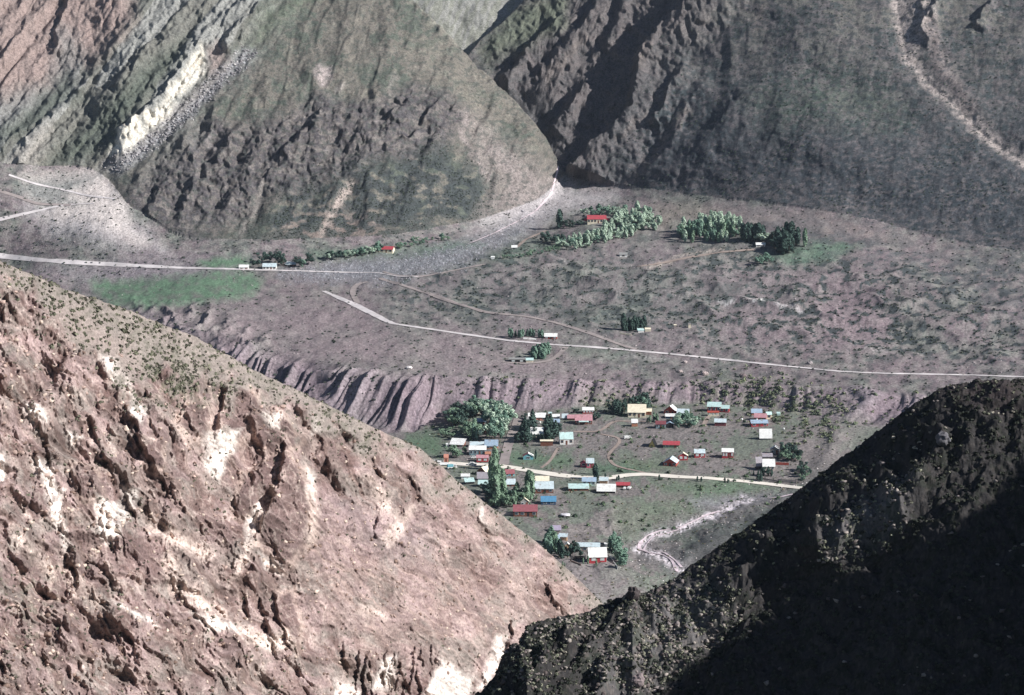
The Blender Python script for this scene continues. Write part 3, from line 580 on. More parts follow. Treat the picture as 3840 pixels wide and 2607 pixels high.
SL([(480,1520),(475,1560)], 8, 2, 1.5); SL([(1085,1140),(1090,1180),(1110,1210)], 14, 2, 3); SL([(300,930),(320,1010),(370,1090),(420,1180)], 26, 3, 3.5); SL([(180,900),(230,1010),(280,1110),(330,1200)], 24, 3, 3); SL([(60,900),(110,1010),(130,1100)], 20, 3, 3); SL([(380,1290),(420,1360),(500,1440)], 24, 3, 3); SL([(700,1060),(712,1160),(704,1240)], 10, 4, 3); SL([(560,1300),(600,1380),(620,1460)], 20, 3, 3); SL([(240,1380),(300,1450),(340,1520)], 20, 3, 2.5); SL([(1240,1310),(1250,1350),(1280,1390)], 10, 3, 4)
bot = softpoly(wu2, wv2, Qs([(800,1480),(1000,1470),(960,1600),(780,1600)]), 10); dz += bot * 2.5 * ridged(wu2 / 9, wv2 / 60, 222, 3)
dz *= np.clip(.45 + dL / 14, .45, 1); dz += 1.5 * fbm(U / 16, V / 30, 223, 5) * np.exp(-np.abs(dL) / 12)
c = np.empty(U.shape + (3,), np.float32); c[:] = s2l((158, 138, 131))
n1 = fbm(U / 40, V / 30, 231, 4); n2 = fbm(U / 9, V / 8, 232, 3); n3 = fbm(U / 2.4, V / 2.4, 233, 2)
c = mix(c, (138, 133, 122), sstep(-.1, .4, n1) * .75); c = mix(c, (170, 148, 143), sstep(-.1, -.5, n1) * .6); c = mix(c, (124, 102, 96), sstep(.62, .7, f2i) * lip * .6 * (1 - smoothR)); c = mix(c, (178, 162, 150), sstep(.3, .22, f3i) * lip * .45 * (1 - smoothR))
c = mix(c, (116, 92, 82), sstep(.05, .45, fbm(sa / 60, sb_ / 12, 234, 4)) * .65 * lip * (1 - .5 * smoothR))
c = mix(c, (172, 150, 138), sstep(.15, .5, fbm(sa2 / 50, sb2_ / 4, 235, 3)) * smoothR * .9)
c = mix(c, (172, 152, 140), sstep(.25, .55, fbm(sa / 40, sb_ / 5, 236, 4)) * .5 * lip)
for m in fins: c = mix(c, (206, 184, 166), np.clip(4 * m * (1 - m), 0, 1) * .5); c = mix(c, (118, 98, 93), sstep(.5, .9, m) * .8)
c = mix(c, (160, 140, 142), softpoly(wu, wv_, Qs([(740,1130),(880,1180),(960,1170),(980,1240),(880,1260),(760,1190)]), 20) * .6)
whites = [[(225,804),(270,809),(285,844),(310,904),(280,884),(240,844)], [(300,909),(345,924),(325,950),(320,970),(295,939)], [(70,1039),(115,1044),(120,1089),(145,1119),(135,1164),(160,1239),(150,1249),(110,1149),(100,1099)],
 [(215,1129),(265,1139),(275,1219),(240,1234),(220,1179)], [(145,979),(185,989),(160,1004)], [(465,989),(550,979),(530,1019),(495,1089),(465,1059)], [(590,1259),(645,1289),(640,1300),(600,1290)],
 [(960,1578),(1000,1499),(1040,1520),(1078,1535),(1060,1600),(950,1600)], [(765,1545),(820,1570),(800,1600),(760,1580)], [(50,920),(100,935),(110,960),(70,960)], [(590,1440),(640,1460),(620,1480),(580,1460)], [(-10,1040),(8,1030),(10,1080),(-10,1100)],
 [(860,1500),(900,1490),(890,1560),(850,1570)], [(1130,1440),(1150,1450),(1140,1500),(1100,1560),(1080,1575),(1110,1500)], [(555,1180),(600,1130),(570,1240),(560,1240)], [(275,1100),(315,1110),(300,1150),(285,1140)], [(590,955),(640,950),(630,985),(600,970)], [(700,1060),(715,1060),(712,1140),(700,1120)],
 [(1085,1140),(1092,1145),(1100,1190),(1090,1180)], [(430,1390),(520,1410),(560,1440),(480,1430)], [(250,1360),(330,1400),(360,1420),(300,1400)], [(240,1145),(280,1125),(300,1180),(270,1200)], [(710,940),(730,950),(725,980),(708,985)]]
wn = fbm(U / 6, V / 7, 240, 3)
for i, pl in enumerate(whites):
    m = softpoly(wu2, wv2, Qs(pl), 3); c = mix(c, (250, 243, 228), m * np.clip(1.7 + .9 * wn, 0, 1))
for pts, w in (([(390,1219),(470,1255)], 5), ([(385,1275),(400,1330),(450,1370),(500,1395)], 4), ([(45,1230),(80,1260),(110,1290)], 3), ([(345,1180),(350,1200)], 3), ([(170,1310),(220,1360)], 2.5), ([(530,1310),(560,1260),(610,1140)], 2),
        ([(820,1380),(870,1400)], 2), ([(700,1230),(712,1160),(700,1060)], 2), ([(545,1430),(620,1470),(650,1450)], 4), ([(840,1090),(900,1180),(880,1230)], 2.5), ([(930,1160),(900,1220)],2)):
    c = mix(c, (236, 218, 200), stroke(wu2, wv2, Qs(pts), w * 1.4, 5) * np.clip(1.0 + .8 * wn, 0, 1) * .95)
c = mix(c, (196, 184, 170), sstep(.55, .7, fbm(wu2 / 15, wv2 / 24, 241, 4)) * lip * (1 - smoothR) * sstep(600, 100, U) * .5)
# upper scree band
sc_ = 1 - lip
c = mix(c, (152, 144, 133), sc_ * .9); c = mix(c, (132, 126, 116), sc_ * sstep(-.1, .3, fbm(sa / 50, sb / 8, 242, 3)) * .5)
c = mix(c, (118, 117, 102), sc_ * sstep(.1, .5, fbm(U / 14, V / 8, 243, 4)) * .6)
c = mix(c, (160, 146, 136), sc_ * softpoly(wu, wv_, Qs([(120,700),(260,760),(330,850),(340,890),(240,800),(100,720)]), 12) * .8)
gbush = softpoly(wu, wv_, Qs([(350,860),(420,850),(500,880),(490,910),(400,930),(350,900)]), 14); c = mix(c, (92, 98, 74), gbush * sstep(-.2, .3, n2) * .7)
c = mix(c, (100, 106, 88), softpoly(wu, wv_, Qs([(10,1290),(100,1250),(130,1350),(100,1480),(20,1480)]), 24) * sstep(0, .4, n2) * .6)
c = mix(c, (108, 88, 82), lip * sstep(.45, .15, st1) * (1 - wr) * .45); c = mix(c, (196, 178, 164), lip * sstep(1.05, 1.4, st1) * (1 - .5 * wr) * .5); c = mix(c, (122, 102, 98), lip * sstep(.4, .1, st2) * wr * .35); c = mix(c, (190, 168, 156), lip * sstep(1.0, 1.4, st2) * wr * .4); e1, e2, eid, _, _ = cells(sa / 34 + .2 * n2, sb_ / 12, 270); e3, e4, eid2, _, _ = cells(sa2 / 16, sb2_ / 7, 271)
c *= (1 + (.34 * (eid - .5) + .22 * (eid2 - .5) + .3 * (f3i - .5)) * lip * (1 - .5 * smoothR))[..., None]
c = mix(c, (104, 86, 82), np.exp(-(e2 - e1) * 16) * lip * .35 * (1 - .6 * smoothR)); c = mix(c, (206, 188, 176), np.exp(-(e4 - e3) * 12) * lip * .35 * sstep(.4, .6, eid))
c *= (1 + .2 * n3 + .13 * n2)[..., None]; c = mix(c, (88, 74, 68), sstep(.5, .75, fbm(U / 3.2, V / 3.6, 244, 2)) * lip * .5)
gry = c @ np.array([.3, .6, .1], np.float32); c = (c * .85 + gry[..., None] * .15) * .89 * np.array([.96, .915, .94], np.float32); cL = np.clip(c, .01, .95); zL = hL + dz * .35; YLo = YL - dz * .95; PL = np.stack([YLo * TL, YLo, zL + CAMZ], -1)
# ------------------------------------------------------------------ right shaded hillside
r_cont = curve_ts([(300,880),(440,745),(478,695),(505,664),(518,646),(527,625),(551,617),(583,612),(599,606),(610,600),(622,597),(630,592),(633,589),(636,591),(640,596),(647,594),(674,577),(696,562),(740,532),(793,494),(840,458),(881,428),(915,402),(938,388),(960,382),(983,380),(1024,379),(1080,368),(1200,340),(1400,280)])
r_Yc = val_t([(300,292),(478,300),(560,309),(640,318),(720,324),(800,328.5),(880,331),(940,331),(1024,329),(1400,332)])
def rh(Y, T):
    Yc = r_Yc(T); hc = r_cont(T) * Yc; d = Yc - Y
    f = np.where(d < 6, .30 * d, 1.8 + .62 * (d - 6))
    return (hc - np.where(d > 0, f, .8 * -d)).astype(np.float32)
tR, TR, YR, XR, hR, UR, VR = near_grid(420, 1130, 1000, 640, 225, 640, rh)
dR = r_Yc(TR) - YR
U, V, X, Yv = UR, VR, XR, YR
wu = U + 8 * fbm(U / 45, V / 45, 303, 3); wv_ = V + 8 * fbm(U / 45 + 50, V / 45, 304, 3)
# swells that lean into the light where the picture has sunlit strips
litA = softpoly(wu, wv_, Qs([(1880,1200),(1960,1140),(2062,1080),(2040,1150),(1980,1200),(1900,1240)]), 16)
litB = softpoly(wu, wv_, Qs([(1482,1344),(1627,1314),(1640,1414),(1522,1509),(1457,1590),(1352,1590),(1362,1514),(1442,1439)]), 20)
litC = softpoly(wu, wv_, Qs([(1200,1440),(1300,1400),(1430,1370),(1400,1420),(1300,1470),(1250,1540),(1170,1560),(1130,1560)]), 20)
dz = np.zeros_like(hR)
da, db_ = (U * math.cos(math.radians(-36)) + V * math.sin(math.radians(-36))), (-U * math.sin(math.radians(-36)) + V * math.cos(math.radians(-36)))
fade = np.clip(dR / 8, 0.12, 1)
dz += fade * (1.7 * fbm(da / 150, db_ / 60, 311, 3) + .9 * fbm(U / 26, V / 22, 312, 3)) + .15 * fbm(U / 6, V / 5, 313, 3) + .06 * fbm(U / 2, V / 2, 314, 2)
dz += fade * .8 * ridged(U / 30, V / 24, 315, 4) * (0.4 + litC)
dz += .6 * spine(wu, wv_, Qs([(2110,1045),(2060,1075),(1980,1118),(1900,1165)]), 24, 8) + 1.5 * spine(wu, wv_, Qs([(1920,1160),(1800,1225),(1700,1280),(1600,1325)]), 14, 6) + litB * (660 - U) * .06  + 1.2 * spine(wu, wv_, Qs([(2330,885),(2240,890),(2150,920),(2060,990)]), 26, 8); dz += spine(U, V, Qs([(1440,1352),(1425,1380),(1380,1440),(1330,1500)]), 14, 8) * 1.4
for pl, hh in (([(1270,1450),(1330,1440),(1340,1480),(1290,1490)], 1.6), ([(1140,1500),(1190,1490),(1200,1540),(1150,1560)], 1.8), ([(1415,1550),(1450,1545),(1465,1580),(1430,1600)], 2.0), ([(1230,1490),(1262,1485),(1262,1520),(1235,1525)], 1.2), ([(2115,985),(2150,980),(2150,1015),(2130,1025)], 2.0)):
    dz += hh * softpoly(wu, wv_, Qs(pl), 6)
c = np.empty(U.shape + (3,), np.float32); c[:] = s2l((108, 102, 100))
c = mix(c, (86, 88, 78), sstep(-.1, .4, fbm(U / 18, V / 14, 320, 4)) * .8); c = mix(c, (140, 128, 122), sstep(.2, .5, fbm(U / 5, V / 4, 321, 3)) * .6)
c = mix(c, (128, 110, 110), softpoly(wu, wv_, Qs([(2130,880),(2260,860),(2324,870),(2324,960),(2200,940)]), 14) * .6)
c *= (1 + .2 * fbm(U / 2, V / 2, 322, 2))[..., None]
cR = np.clip(c * np.array([.94, 1.0, 1.04], np.float32) * (.26 + .6 * np.clip(litA + litB, 0, 1))[..., None], .01, .9); zR = hR + dz; bulge = 7 * softpoly(wu, wv_, Qs([(1850,1215),(1960,1135),(2075,1070),(2060,1150),(1990,1205),(1900,1250)]), 34) + 5 * softpoly(wu, wv_, Qs([(1600,1330),(1750,1245),(1870,1190),(1870,1230),(1740,1300),(1640,1350)]), 26) + 4 * softpoly(wu, wv_, Qs([(1640,1330),(1640,1414),(1522,1509),(1470,1560),(1440,1460),(1520,1380)]), 30); YR = (YR - bulge).astype(np.float32); XR = YR * TR; PR = np.stack([XR, YR, zR + CAMZ], -1)  # soil colour kept dark and lightened in the lit strips: painted shade and sun
# ================================================================== LINK THE GROUND MESHES
mat_ground = ground_mat('ground_soil', 1.3, .5, .45, 1.0); mat_near = ground_mat('rock_slope', .5, .42, .6, .4); mat_right = ground_mat('shaded_soil', .5, .3, .5, .3)
def sub(name, P, Cc, mask, mat, kind='structure'):
    nc, nr = mask.shape; F = grid_faces(nc, nr); fm = mask[:-1, :-1].ravel(); F = F[fm]
    used = np.zeros(nc * nr, bool); used[F.ravel()] = True; mp = np.cumsum(used) - 1
    me = np_mesh(name, P.reshape(-1, 3)[used], mp[F].astype(np.int32), False, Cc.reshape(-1, 3)[used]); return link(name, me, mat, kind=kind)
sub('ground', PV, C, isV, mat_ground); 
sub('mountain', PV, C, isM1, mat_ground); sub('mountain', PV, C, isM2, mat_ground); sub('mountain', PV, C, isM4, mat_ground)
full = lambda P: np.ones(P.shape[:2], bool)
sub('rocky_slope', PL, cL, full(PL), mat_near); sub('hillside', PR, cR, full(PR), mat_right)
# the hill to the right of the view whose crest throws the big shadow
def hit(tc, Pg, u, v, hgrid, Ygrid):
    t, s = uv2ts(u, v); j = np.clip(np.searchsorted(tc, float(t)), 1, len(tc) - 1); w = (float(t) - tc[j - 1]) / (tc[j] - tc[j - 1])
    h = hgrid[j - 1] * (1 - w) + hgrid[j] * w; Y = Ygrid[j - 1] * (1 - w) + Ygrid[j] * w
    k = h / Y >= float(s)
    if not k.any(): return None
    i = int(np.argmax(k)); 
    if i == 0: return (float(t) * Y[0], float(Y[0]), float(h[0]) + CAMZ)
    a = h[i - 1] / Y[i - 1] - float(s); b = h[i] / Y[i] - float(s); q = -a / (b - a + 1e-12); YY = Y[i - 1] + (Y[i] - Y[i - 1]) * q
    return (float(t) * YY, float(YY), float(s) * YY + CAMZ)
edge = Qs([(1370,1700),(1485,1595),(1575,1505),(1660,1450),(1820,1362),(1925,1298),(2095,1245),(2175,1190),(2270,1110),(2350,1010),(2450,940)])
crestp = []
for i, (u, v) in enumerate(edge):
    p = hit(tR, PR, u, v, zR, YR)
    if p is None: continue
    k = 130 + 10 * math.sin(i * 1.7); crestp.append((p[0] + Lv[0] * k, p[1] + Lv[1] * k, p[2] + Lv[2] * k))
crestp = np.array(crestp)
s_ = np.linspace(0, len(crestp) - 1, 260); CX = np.stack([np.interp(s_, range(len(crestp)), crestp[:, a]) for a in range(3)], -1)
CX = np.concatenate([CX[:1] + (CX[0] - CX[8]) * 3, CX, CX[-1:] + np.array([[30., 60., 20.]])]); n = len(CX)
CX[:, 2] += 1.0 * perlin(np.arange(n) / 9., np.zeros(n), 5) + .7 * perlin(np.arange(n) / 2.5, np.zeros(n), 6)
offs = np.concatenate([[-0., -2, -6, -14, -28, -45], []]); rows = []
for o in (-90, -40, -14, -5, 0, 6, 16, 40, 100, 200):
    r = CX.copy(); r[:, 0] += o * .9; r[:, 1] += -o * .05; r[:, 2] -= (abs(o) * (1.15 if o < 0 else .7)) + (0 if o == 0 else .6 * perlin(np.arange(n) / 5., np.full(n, o / 9.), 8)); rows.append(r)
OC = np.stack(rows, 1); Fo = grid_faces(OC.shape[0], OC.shape[1])
oc = np.empty((OC.shape[0] * OC.shape[1], 3), np.float32); oc[:] = s2l((104, 96, 90))
link('hillside', np_mesh('hillside', OC.reshape(-1, 3), Fo, False, oc), mat_right, kind='structure')
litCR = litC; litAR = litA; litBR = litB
print('crest', crestp.min(0), crestp.max(0))
vhit = lambda u, v: hit(tcol, PV, u, v, hV, PV[..., 1])
# ================================================================== ROADS, PATHS, STREAM (thin draped sheets)
def gz(x, y):
    """height of the valley surface at (x, y)"""
    t = x / y; j = int(np.clip(np.searchsorted(tcol, t), 1, NC - 1)); w = (t - tcol[j - 1]) / (tcol[j] - tcol[j - 1])
    a = np.interp(y, PV[j - 1, :, 1], PV[j - 1, :, 2]); b = np.interp(y, PV[j, :, 1], PV[j, :, 2]); return a * (1 - w) + b * w
def ribbon(name, pts, hw, mat, lift=.22, step=3.0, jit=.15):
    P = []
    for (u1, v1), (u2, v2) in zip(pts[:-1], pts[1:]):
        L = math.hypot(u2 - u1, v2 - v1); n = max(1, int(L / step))
        for i in range(n): P.append((u1 + (u2 - u1) * i / n, v1 + (v2 - v1) * i / n))
    P.append(pts[-1]); W3 = [vhit(*p) for p in P]; W3 = np.array([p for p in W3 if p is not None and p[1] < 2300])
    if len(W3) < 3: return None
    xy = W3[:, :2].copy()
    for _ in range(2): xy[1:-1] = .25 * xy[:-2] + .5 * xy[1:-1] + .25 * xy[2:]
    s = np.concatenate([[0], np.cumsum(np.hypot(*np.diff(xy, axis=0).T))]); m = max(4, int(s[-1] / 2.5)); q = np.linspace(0, s[-1], m)
    xy = np.stack([np.interp(q, s, xy[:, 0]), np.interp(q, s, xy[:, 1])], -1)
    tg = np.gradient(xy, axis=0); tg /= np.linalg.norm(tg, axis=1)[:, None] + 1e-9; nn = np.stack([-tg[:, 1], tg[:, 0]], -1)
    hwv = np.interp(np.linspace(0, 1, m), np.linspace(0, 1, len(hw)), hw) if isinstance(hw, (list, tuple)) else np.full(m, hw)
    hwv = hwv * (1 + jit * perlin(q / 9., np.zeros(m), hash(name) % 97 if False else 7)); V3 = []; K = 5
    off = np.linspace(-1, 1, K)
    Z = np.array([[gz(*(xy[i] + nn[i] * hwv[i] * o)) for o in off] for i in range(m)])
    Zs = Z.copy()
    for _ in range(3): Zs[1:-1] = (Zs[:-2] + Zs[1:-1] + Zs[2:]) / 3
    Z = np.maximum(Z, Zs) + lift
    for i in range(m):
        for k, o in enumerate(off):
            p = xy[i] + nn[i] * hwv[i] * o; V3.append((p[0], p[1], Z[i, k]))
    V3 = np.array(V3).reshape(m, K, 3); return link(name, np_mesh(name, V3.reshape(-1, 3), grid_faces(m, K), True), mat, kind='structure')
m_road = flat_mat('pale_gravel', (200, 193, 192), .95, .22, .15, spec=.05); m_road2 = flat_mat('village_gravel', (222, 214, 202), .95, .10, .2, spec=.05)
m_track = flat_mat('dirt_track', (150, 140, 137), .95, .15, .2, spec=.05); m_trail = flat_mat('footpath_dirt', (150, 136, 128), .95, .15, .3, spec=.05)
m_water = flat_mat('silty_water', (214, 196, 200), .35, .25, .3, spec=.5)
ribbon('road', Qs([(-30, 577), (0, 581), (80, 590), (200, 598), (300, 603), (400, 608), (560, 612), (700, 616), (800, 619), (855, 619), (905, 628), (960, 629)]), [1.6, 1.6, 1.6, 1.6, 1.3, .9, .5], m_road)
ribbon('road', Qs([(735, 661), (760, 672), (800, 690), (850, 715), (890, 735), (960, 745), (1060, 760), (1150, 773), (1260, 783), (1340, 788), (1450, 797), (1600, 812), (1750, 828), (1900, 843), (2000, 848), (2120, 850), (2240, 853), (2324, 856), (2420, 858)]), [1.6, 2.6, 2.0, 1.6, 1.5, 1.4, 1.3, 1.3, 1.2], m_road)
ribbon('road', Qs([(1000, 1050), (1060, 1055), (1130, 1057), (1160, 1062), (1210, 1070), (1270, 1079), (1330, 1085), (1380, 1086), (1430, 1078), (1470, 1077), (1540, 1083), (1600, 1085), (1700, 1094), (1800, 1106), (1840, 1110)]), [2.6, 3.0, 3.2, 2.9, 2.3, 2.0, 1.8], m_road2)
ribbon('track', Qs([(1143, 1055), (1150, 1022), (1160, 990), (1172, 965), (1176, 950)]), 2.4, m_track)
ribbon('track', Qs([(862, 632), (930, 653), (1010, 680), (1100, 709), (1200, 719), (1270, 735), (1340, 757), (1400, 780), (1445, 794)]), 1.7, m_track)
ribbon('track', Qs([(835, 640), (812, 644), (797, 660), (812, 690)]), 1.8, m_track)
ribbon('track', Qs([(870, 617), (900, 626), (960, 628), (1040, 612), (1100, 600)]), 1.2, m_track)
ribbon('track', Qs([(1285, 788), (1262, 812), (1235, 822), (1190, 826), (1140, 822)]), 1.5, m_track)
ribbon('track', Qs([(20, 397), (80, 418), (140, 430), (200, 445), (262, 452)]), .9, m_road)
ribbon('track', Qs([(-20, 503), (45, 488), (90, 478), (130, 468), (180, 463), (215, 462)]), [1.0, .9, .7, .4], m_road); ribbon('track', Qs([(-20, 428), (40, 446), (80, 463), (160, 466)]), 1.0, m_track)
ribbon('track', Qs([(1445, 606), (1500, 598), (1560, 585), (1640, 572), (1720, 566)]), [.8, 2., 2., 1.2], m_trail)
ribbon('track', Qs([(1172, 562), (1190, 545), (1225, 530), (1240, 524)]), 1.3, m_trail)
ribbon('path', Ps([(2150, 1619), (2200, 1619), (2234, 1621), (2262, 1612), (2283, 1591), (2303, 1578), (2345, 1580), (2450, 1582)]), 1.0, m_trail, .15)
ribbon('path', Ps([(2252, 1628), (2317, 1640), (2334, 1650), (2303, 1681), (2279, 1705), (2286, 1733), (2303, 1746), (2355, 1760), (2393, 1767), (2425, 1776)]), .9, m_trail, .15)
ribbon('path', Ps([(2030, 1755), (2065, 1730), (2080, 1700), (2092, 1680)]), .8, m_trail, .15)
ribbon('path', Ps([(2640, 1600), (2640, 1580), (2660, 1562)]), 1.2, m_trail, .15)
ribbon('stream', Ps([(2700, 1918), (2647, 1932), (2613, 1950), (2590, 1960), (2550, 1980), (2475, 1991), (2425, 2010), (2400, 2040), (2394, 2060), (2437, 2073), (2488, 2082), (2516, 2098), (2528, 2118), (2540, 2145)]), [.3, .6, .3, .2, .4, .6, .8, .4, .3, .6, .9], m_water, .2, 1.5, .9)
ribbon('stream', Ps([(2560, 1984), (2500, 2000), (2450, 2012), (2425, 2040), (2412, 2066), (2460, 2084)]), [.2, .5, .2, .5, .3], m_water, .2, 1.5, .9)
ribbon('stream', Ps([(2450, 2066), (2490, 2072), (2530, 2100), (2556, 2128)]), [.2, .5, .3, .6], m_water, .2, 1.5, .9)
ribbon('stream', Ps([(2880, 1870), (2915, 1866), (2950, 1860), (2985, 1852)]), [.4, .8, 1.3], m_water, .2, 1.5, .5)
ribbon('stream', Qs([(1268, 378), (1262, 400), (1252, 440), (1232, 462), (1215, 480), (1170, 505), (1120, 530), (1060, 555)]), [.4, .7, .3, .5, .3], m_water, .2, 1.5, .9)
# ================================================================== BUILDINGS
class MB:
    def __init__(s): s.v = []; s.f = []
    def quad(s, *p): i = len(s.v); s.v += [tuple(q) for q in p]; s.f.append(tuple(range(i, i + len(p))))
    def box(s, x0, x1, y0, y1, z0, z1):
        c = [(x0, y0, z0), (x1, y0, z0), (x1, y1, z0), (x0, y1, z0), (x0, y0, z1), (x1, y0, z1), (x1, y1, z1), (x0, y1, z1)]
        i = len(s.v); s.v += c
        for f in ((0, 3, 2, 1), (4, 5, 6, 7), (0, 1, 5, 4), (1, 2, 6, 5), (2, 3, 7, 6), (3, 0, 4, 7)): s.f.append(tuple(i + k for k in f))
    def slab(s, a, b, c, d, th):
        """thick plate under the quad a b c d"""
        i = len(s.v); s.v += [a, b, c, d] + [(p[0], p[1], p[2] - th) for p in (a, b, c, d)]
        for f in ((0, 1, 2, 3), (7, 6, 5, 4), (0, 4, 5, 1), (1, 5, 6, 2), (2, 6, 7, 3), (3, 7, 4, 0)): s.f.append(tuple(i + k for k in f))
    def tube(s, p0, p1, r0, r1, n=6):
        p0 = Vector(p0); p1 = Vector(p1); d = (p1 - p0).normalized(); a = d.orthogonal().normalized(); b = d.cross(a); i = len(s.v)
        for p, r in ((p0, r0), (p1, r1)):
            for k in range(n):
                an = 2 * math.pi * k / n; s.v.append(tuple(p + a * math.cos(an) * r + b * math.sin(an) * r))
        for k in range(n): s.f.append((i + k, i + (k + 1) % n, i + n + (k + 1) % n, i + n + k))
        s.f.append(tuple(i + n + k for k in range(n)))
    def build(s, name, mat, parent=None, **kw):
        me = bpy.data.meshes.new(name); me.from_pydata(s.v, [], s.f); me.update(); return link(name, me, mat, parent, **kw)
MT = {}
def M(key):
    if key in MT: return MT[key]
    C_ = dict(white=(232, 232, 228), cream=(230, 220, 196), silver=(196, 210, 214), blueroof=(158, 178, 196), aqua=(188, 214, 210), greyroof=(158, 152, 158), red=(170, 62, 68),
              brick=(164, 74, 62), maroon=(118, 66, 72), redroof=(172, 74, 82), pinkroof=(188, 140, 146), brown=(118, 76, 62), tan=(170, 140, 112), orange=(176, 122, 98), turq=(112, 168, 178), greyblue=(118, 142, 150),
              grey=(142, 142, 140), dark=(48, 46, 48), blue=(84, 136, 170), darkblue=(44, 74, 104), pink=(196, 96, 116), green=(120, 138, 118), yellow=(214, 196, 130), glass=(60, 70, 80), pane=(200, 206, 204), salmon=(196, 136, 118), stone=(150, 140, 136), wood=(124, 98, 84), palewood=(186, 172, 164), black=(24, 24, 26), tyre=(30, 30, 32), barnroof=(146, 88, 94), violet=(160, 150, 168))[key]
    roofy = key in ('white', 'silver', 'blueroof', 'aqua', 'greyroof', 'redroof', 'pinkroof', 'barnroof')
    MT[key] = flat_mat(key.replace('turq', 'turquoise') + '_paint', C_, .55 if roofy else .85, .13, .9, stripe=3.0 if roofy else None, spec=.3, rust={'white': .35, 'silver': .6, 'blueroof': .6, 'aqua': .45, 'greyroof': .5, 'redroof': .4, 'pinkroof': .6, 'barnroof': .4}.get(key, .25 if key in ('cream', 'tan', 'grey', 'wood') else 0)); return MT[key]
def mpp(p): return (p[1] * cp - (p[2] - CAMZ) * sp) / FPX / 3.75          # metres per photo pixel at a point
def empty(name, loc, rz=0, label=None, cat=None, group=None):
    o = bpy.data.objects.new(name, None); COL.objects.link(o); o.location = loc; o.rotation_euler = (0, 0, math.radians(rz)); o.empty_display_size = 1
    if label: o['label'] = label
    if cat: o['category'] = cat
    if group: o['group'] = group
    return o
SIN = math.sin(.20)
def house(label, u, v, w, h, r, typ='gx', rz=0, wall='white', roof='silver', win=2, door=True, chim=False, depth=None, name='house', cat='house', winc='glass', side=None, rside=None, rise=None, group='buildings of the mountain village', pr=0.3, porch=None):
    p = vhit(u / 3.75, v / 3.75)
    if p is None: print('NO HIT', label); return
    m = mpp(p); wm = w * m; hm = max(h * m, 1.2); rm = r * m
    half = 1.0 if typ in ('sh', 'fl') else .5
    d = depth if depth else min(max(.7 * wm, 2.0), 7.5)
    if typ in ('gx', 'sh'):
        d = min(d, rm * .62 / (half * SIN)) if not depth else d; d = max(d, 1.6)
        ri = rise if rise is not None else max(rm - d * half * SIN, .15 * d * half)
    else: ri = rise if rise is not None else max(rm * .75, .3)
    # front wall bottom at the surface point; sink a little
    root = empty(name, (p[0], p[1] + .2, min(p[2], p[2])), rz, label, cat, group)
    x0, x1 = -wm / 2, wm / 2; ex = min(pr, .08 * wm); sk = -1.6 - d * .25
    b = MB()
    if typ == 'gx':
        b.quad((x0, 0, sk), (x1, 0, sk), (x1, 0, hm), (x0, 0, hm)); b.quad((x1, d, sk), (x0, d, sk), (x0, d, hm), (x1, d, hm))
        b.quad((x1, 0, sk), (x1, d, sk), (x1, d, hm), (x1, d / 2, hm + ri), (x1, 0, hm)); b.quad((x0, d, sk), (x0, 0, sk), (x0, 0, hm), (x0, d / 2, hm + ri), (x0, d, hm))
        rf = MB(); k = ri / (d / 2); e = ex
        rf.slab((x0 - e, -e, hm - e * k + .12), (x1 + e, -e, hm - e * k + .12), (x1 + e, d / 2, hm + ri + .12), (x0 - e, d / 2, hm + ri + .12), .1)
        rf.slab((x1 + e, d + e, hm - e * k + .12), (x0 - e, d + e, hm - e * k + .12), (x0 - e, d / 2, hm + ri + .12), (x1 + e, d / 2, hm + ri + .12), .1)
    elif typ == 'gy':
        b.quad((x0, 0, sk), (x1, 0, sk), (x1, 0, hm), (0, 0, hm + ri), (x0, 0, hm)); b.quad((x1, d, sk), (x0, d, sk), (x0, d, hm), (0, d, hm + ri), (x1, d, hm))
        b.quad((x1, 0, sk), (x1, d, sk), (x1, d, hm), (x1, 0, hm)); b.quad((x0, d, sk), (x0, 0, sk), (x0, 0, hm), (x0, d, hm))
        rf = MB(); k = ri / (wm / 2); e = ex
        rf.slab((x0 - e, -e, hm - e * k + .12), (0, -e, hm + ri + .12), (0, d + e, hm + ri + .12), (x0 - e, d + e, hm - e * k + .12), .1)
        rf2 = MB() if rside else rf
        rf2.slab((0, -e, hm + ri + .12), (x1 + e, -e, hm - e * k + .12), (x1 + e, d + e, hm - e * k + .12), (0, d + e, hm + ri + .12), .1)
        if rside: rf2.build('roof', M(rside), root)
    elif typ == 'af':
        H_ = hm + ri; b.quad((x0, 0, sk * .3), (x1, 0, sk * .3), (x1, 0, 0), (0, 0, H_), (x0, 0, 0)); b.quad((x1, d, 0), (x0, d, 0), (0, d, H_))
        rf = MB(); rf.slab((x0 - .2, -.3, -.2), (0, -.3, H_ + .15), (0, d + .3, H_ + .15), (x0 - .2, d + .3, -.2), .14); rf.slab((0, -.3, H_ + .15), (x1 + .2, -.3, -.2), (x1 + .2, d + .3, -.2), (0, d + .3, H_ + .15), .14)
    else:
        ri = 0.05 if typ == 'fl' else ri; hb_ = hm + ri
        b.quad((x0, 0, sk), (x1, 0, sk), (x1, 0, hm), (x0, 0, hm)); b.quad((x1, d, sk), (x0, d, sk), (x0, d, hb_), (x1, d, hb_))
        b.quad((x1, 0, sk), (x1, d, sk), (x1, d, hb_), (x1, 0, hm)); b.quad((x0, d, sk), (x0, 0, sk), (x0, 0, hm), (x0, d, hb_))
        rf = MB(); e = ex; k = ri / d
        rf.slab((x0 - e, -e, hm - e * k + .12), (x1 + e, -e, hm - e * k + .12), (x1 + e, d + e, hb_ + e * k + .12), (x0 - e, d + e, hb_ + e * k + .12), .1)
    b.build('wall', M(wall), root); rf.build('roof', M(roof), root)
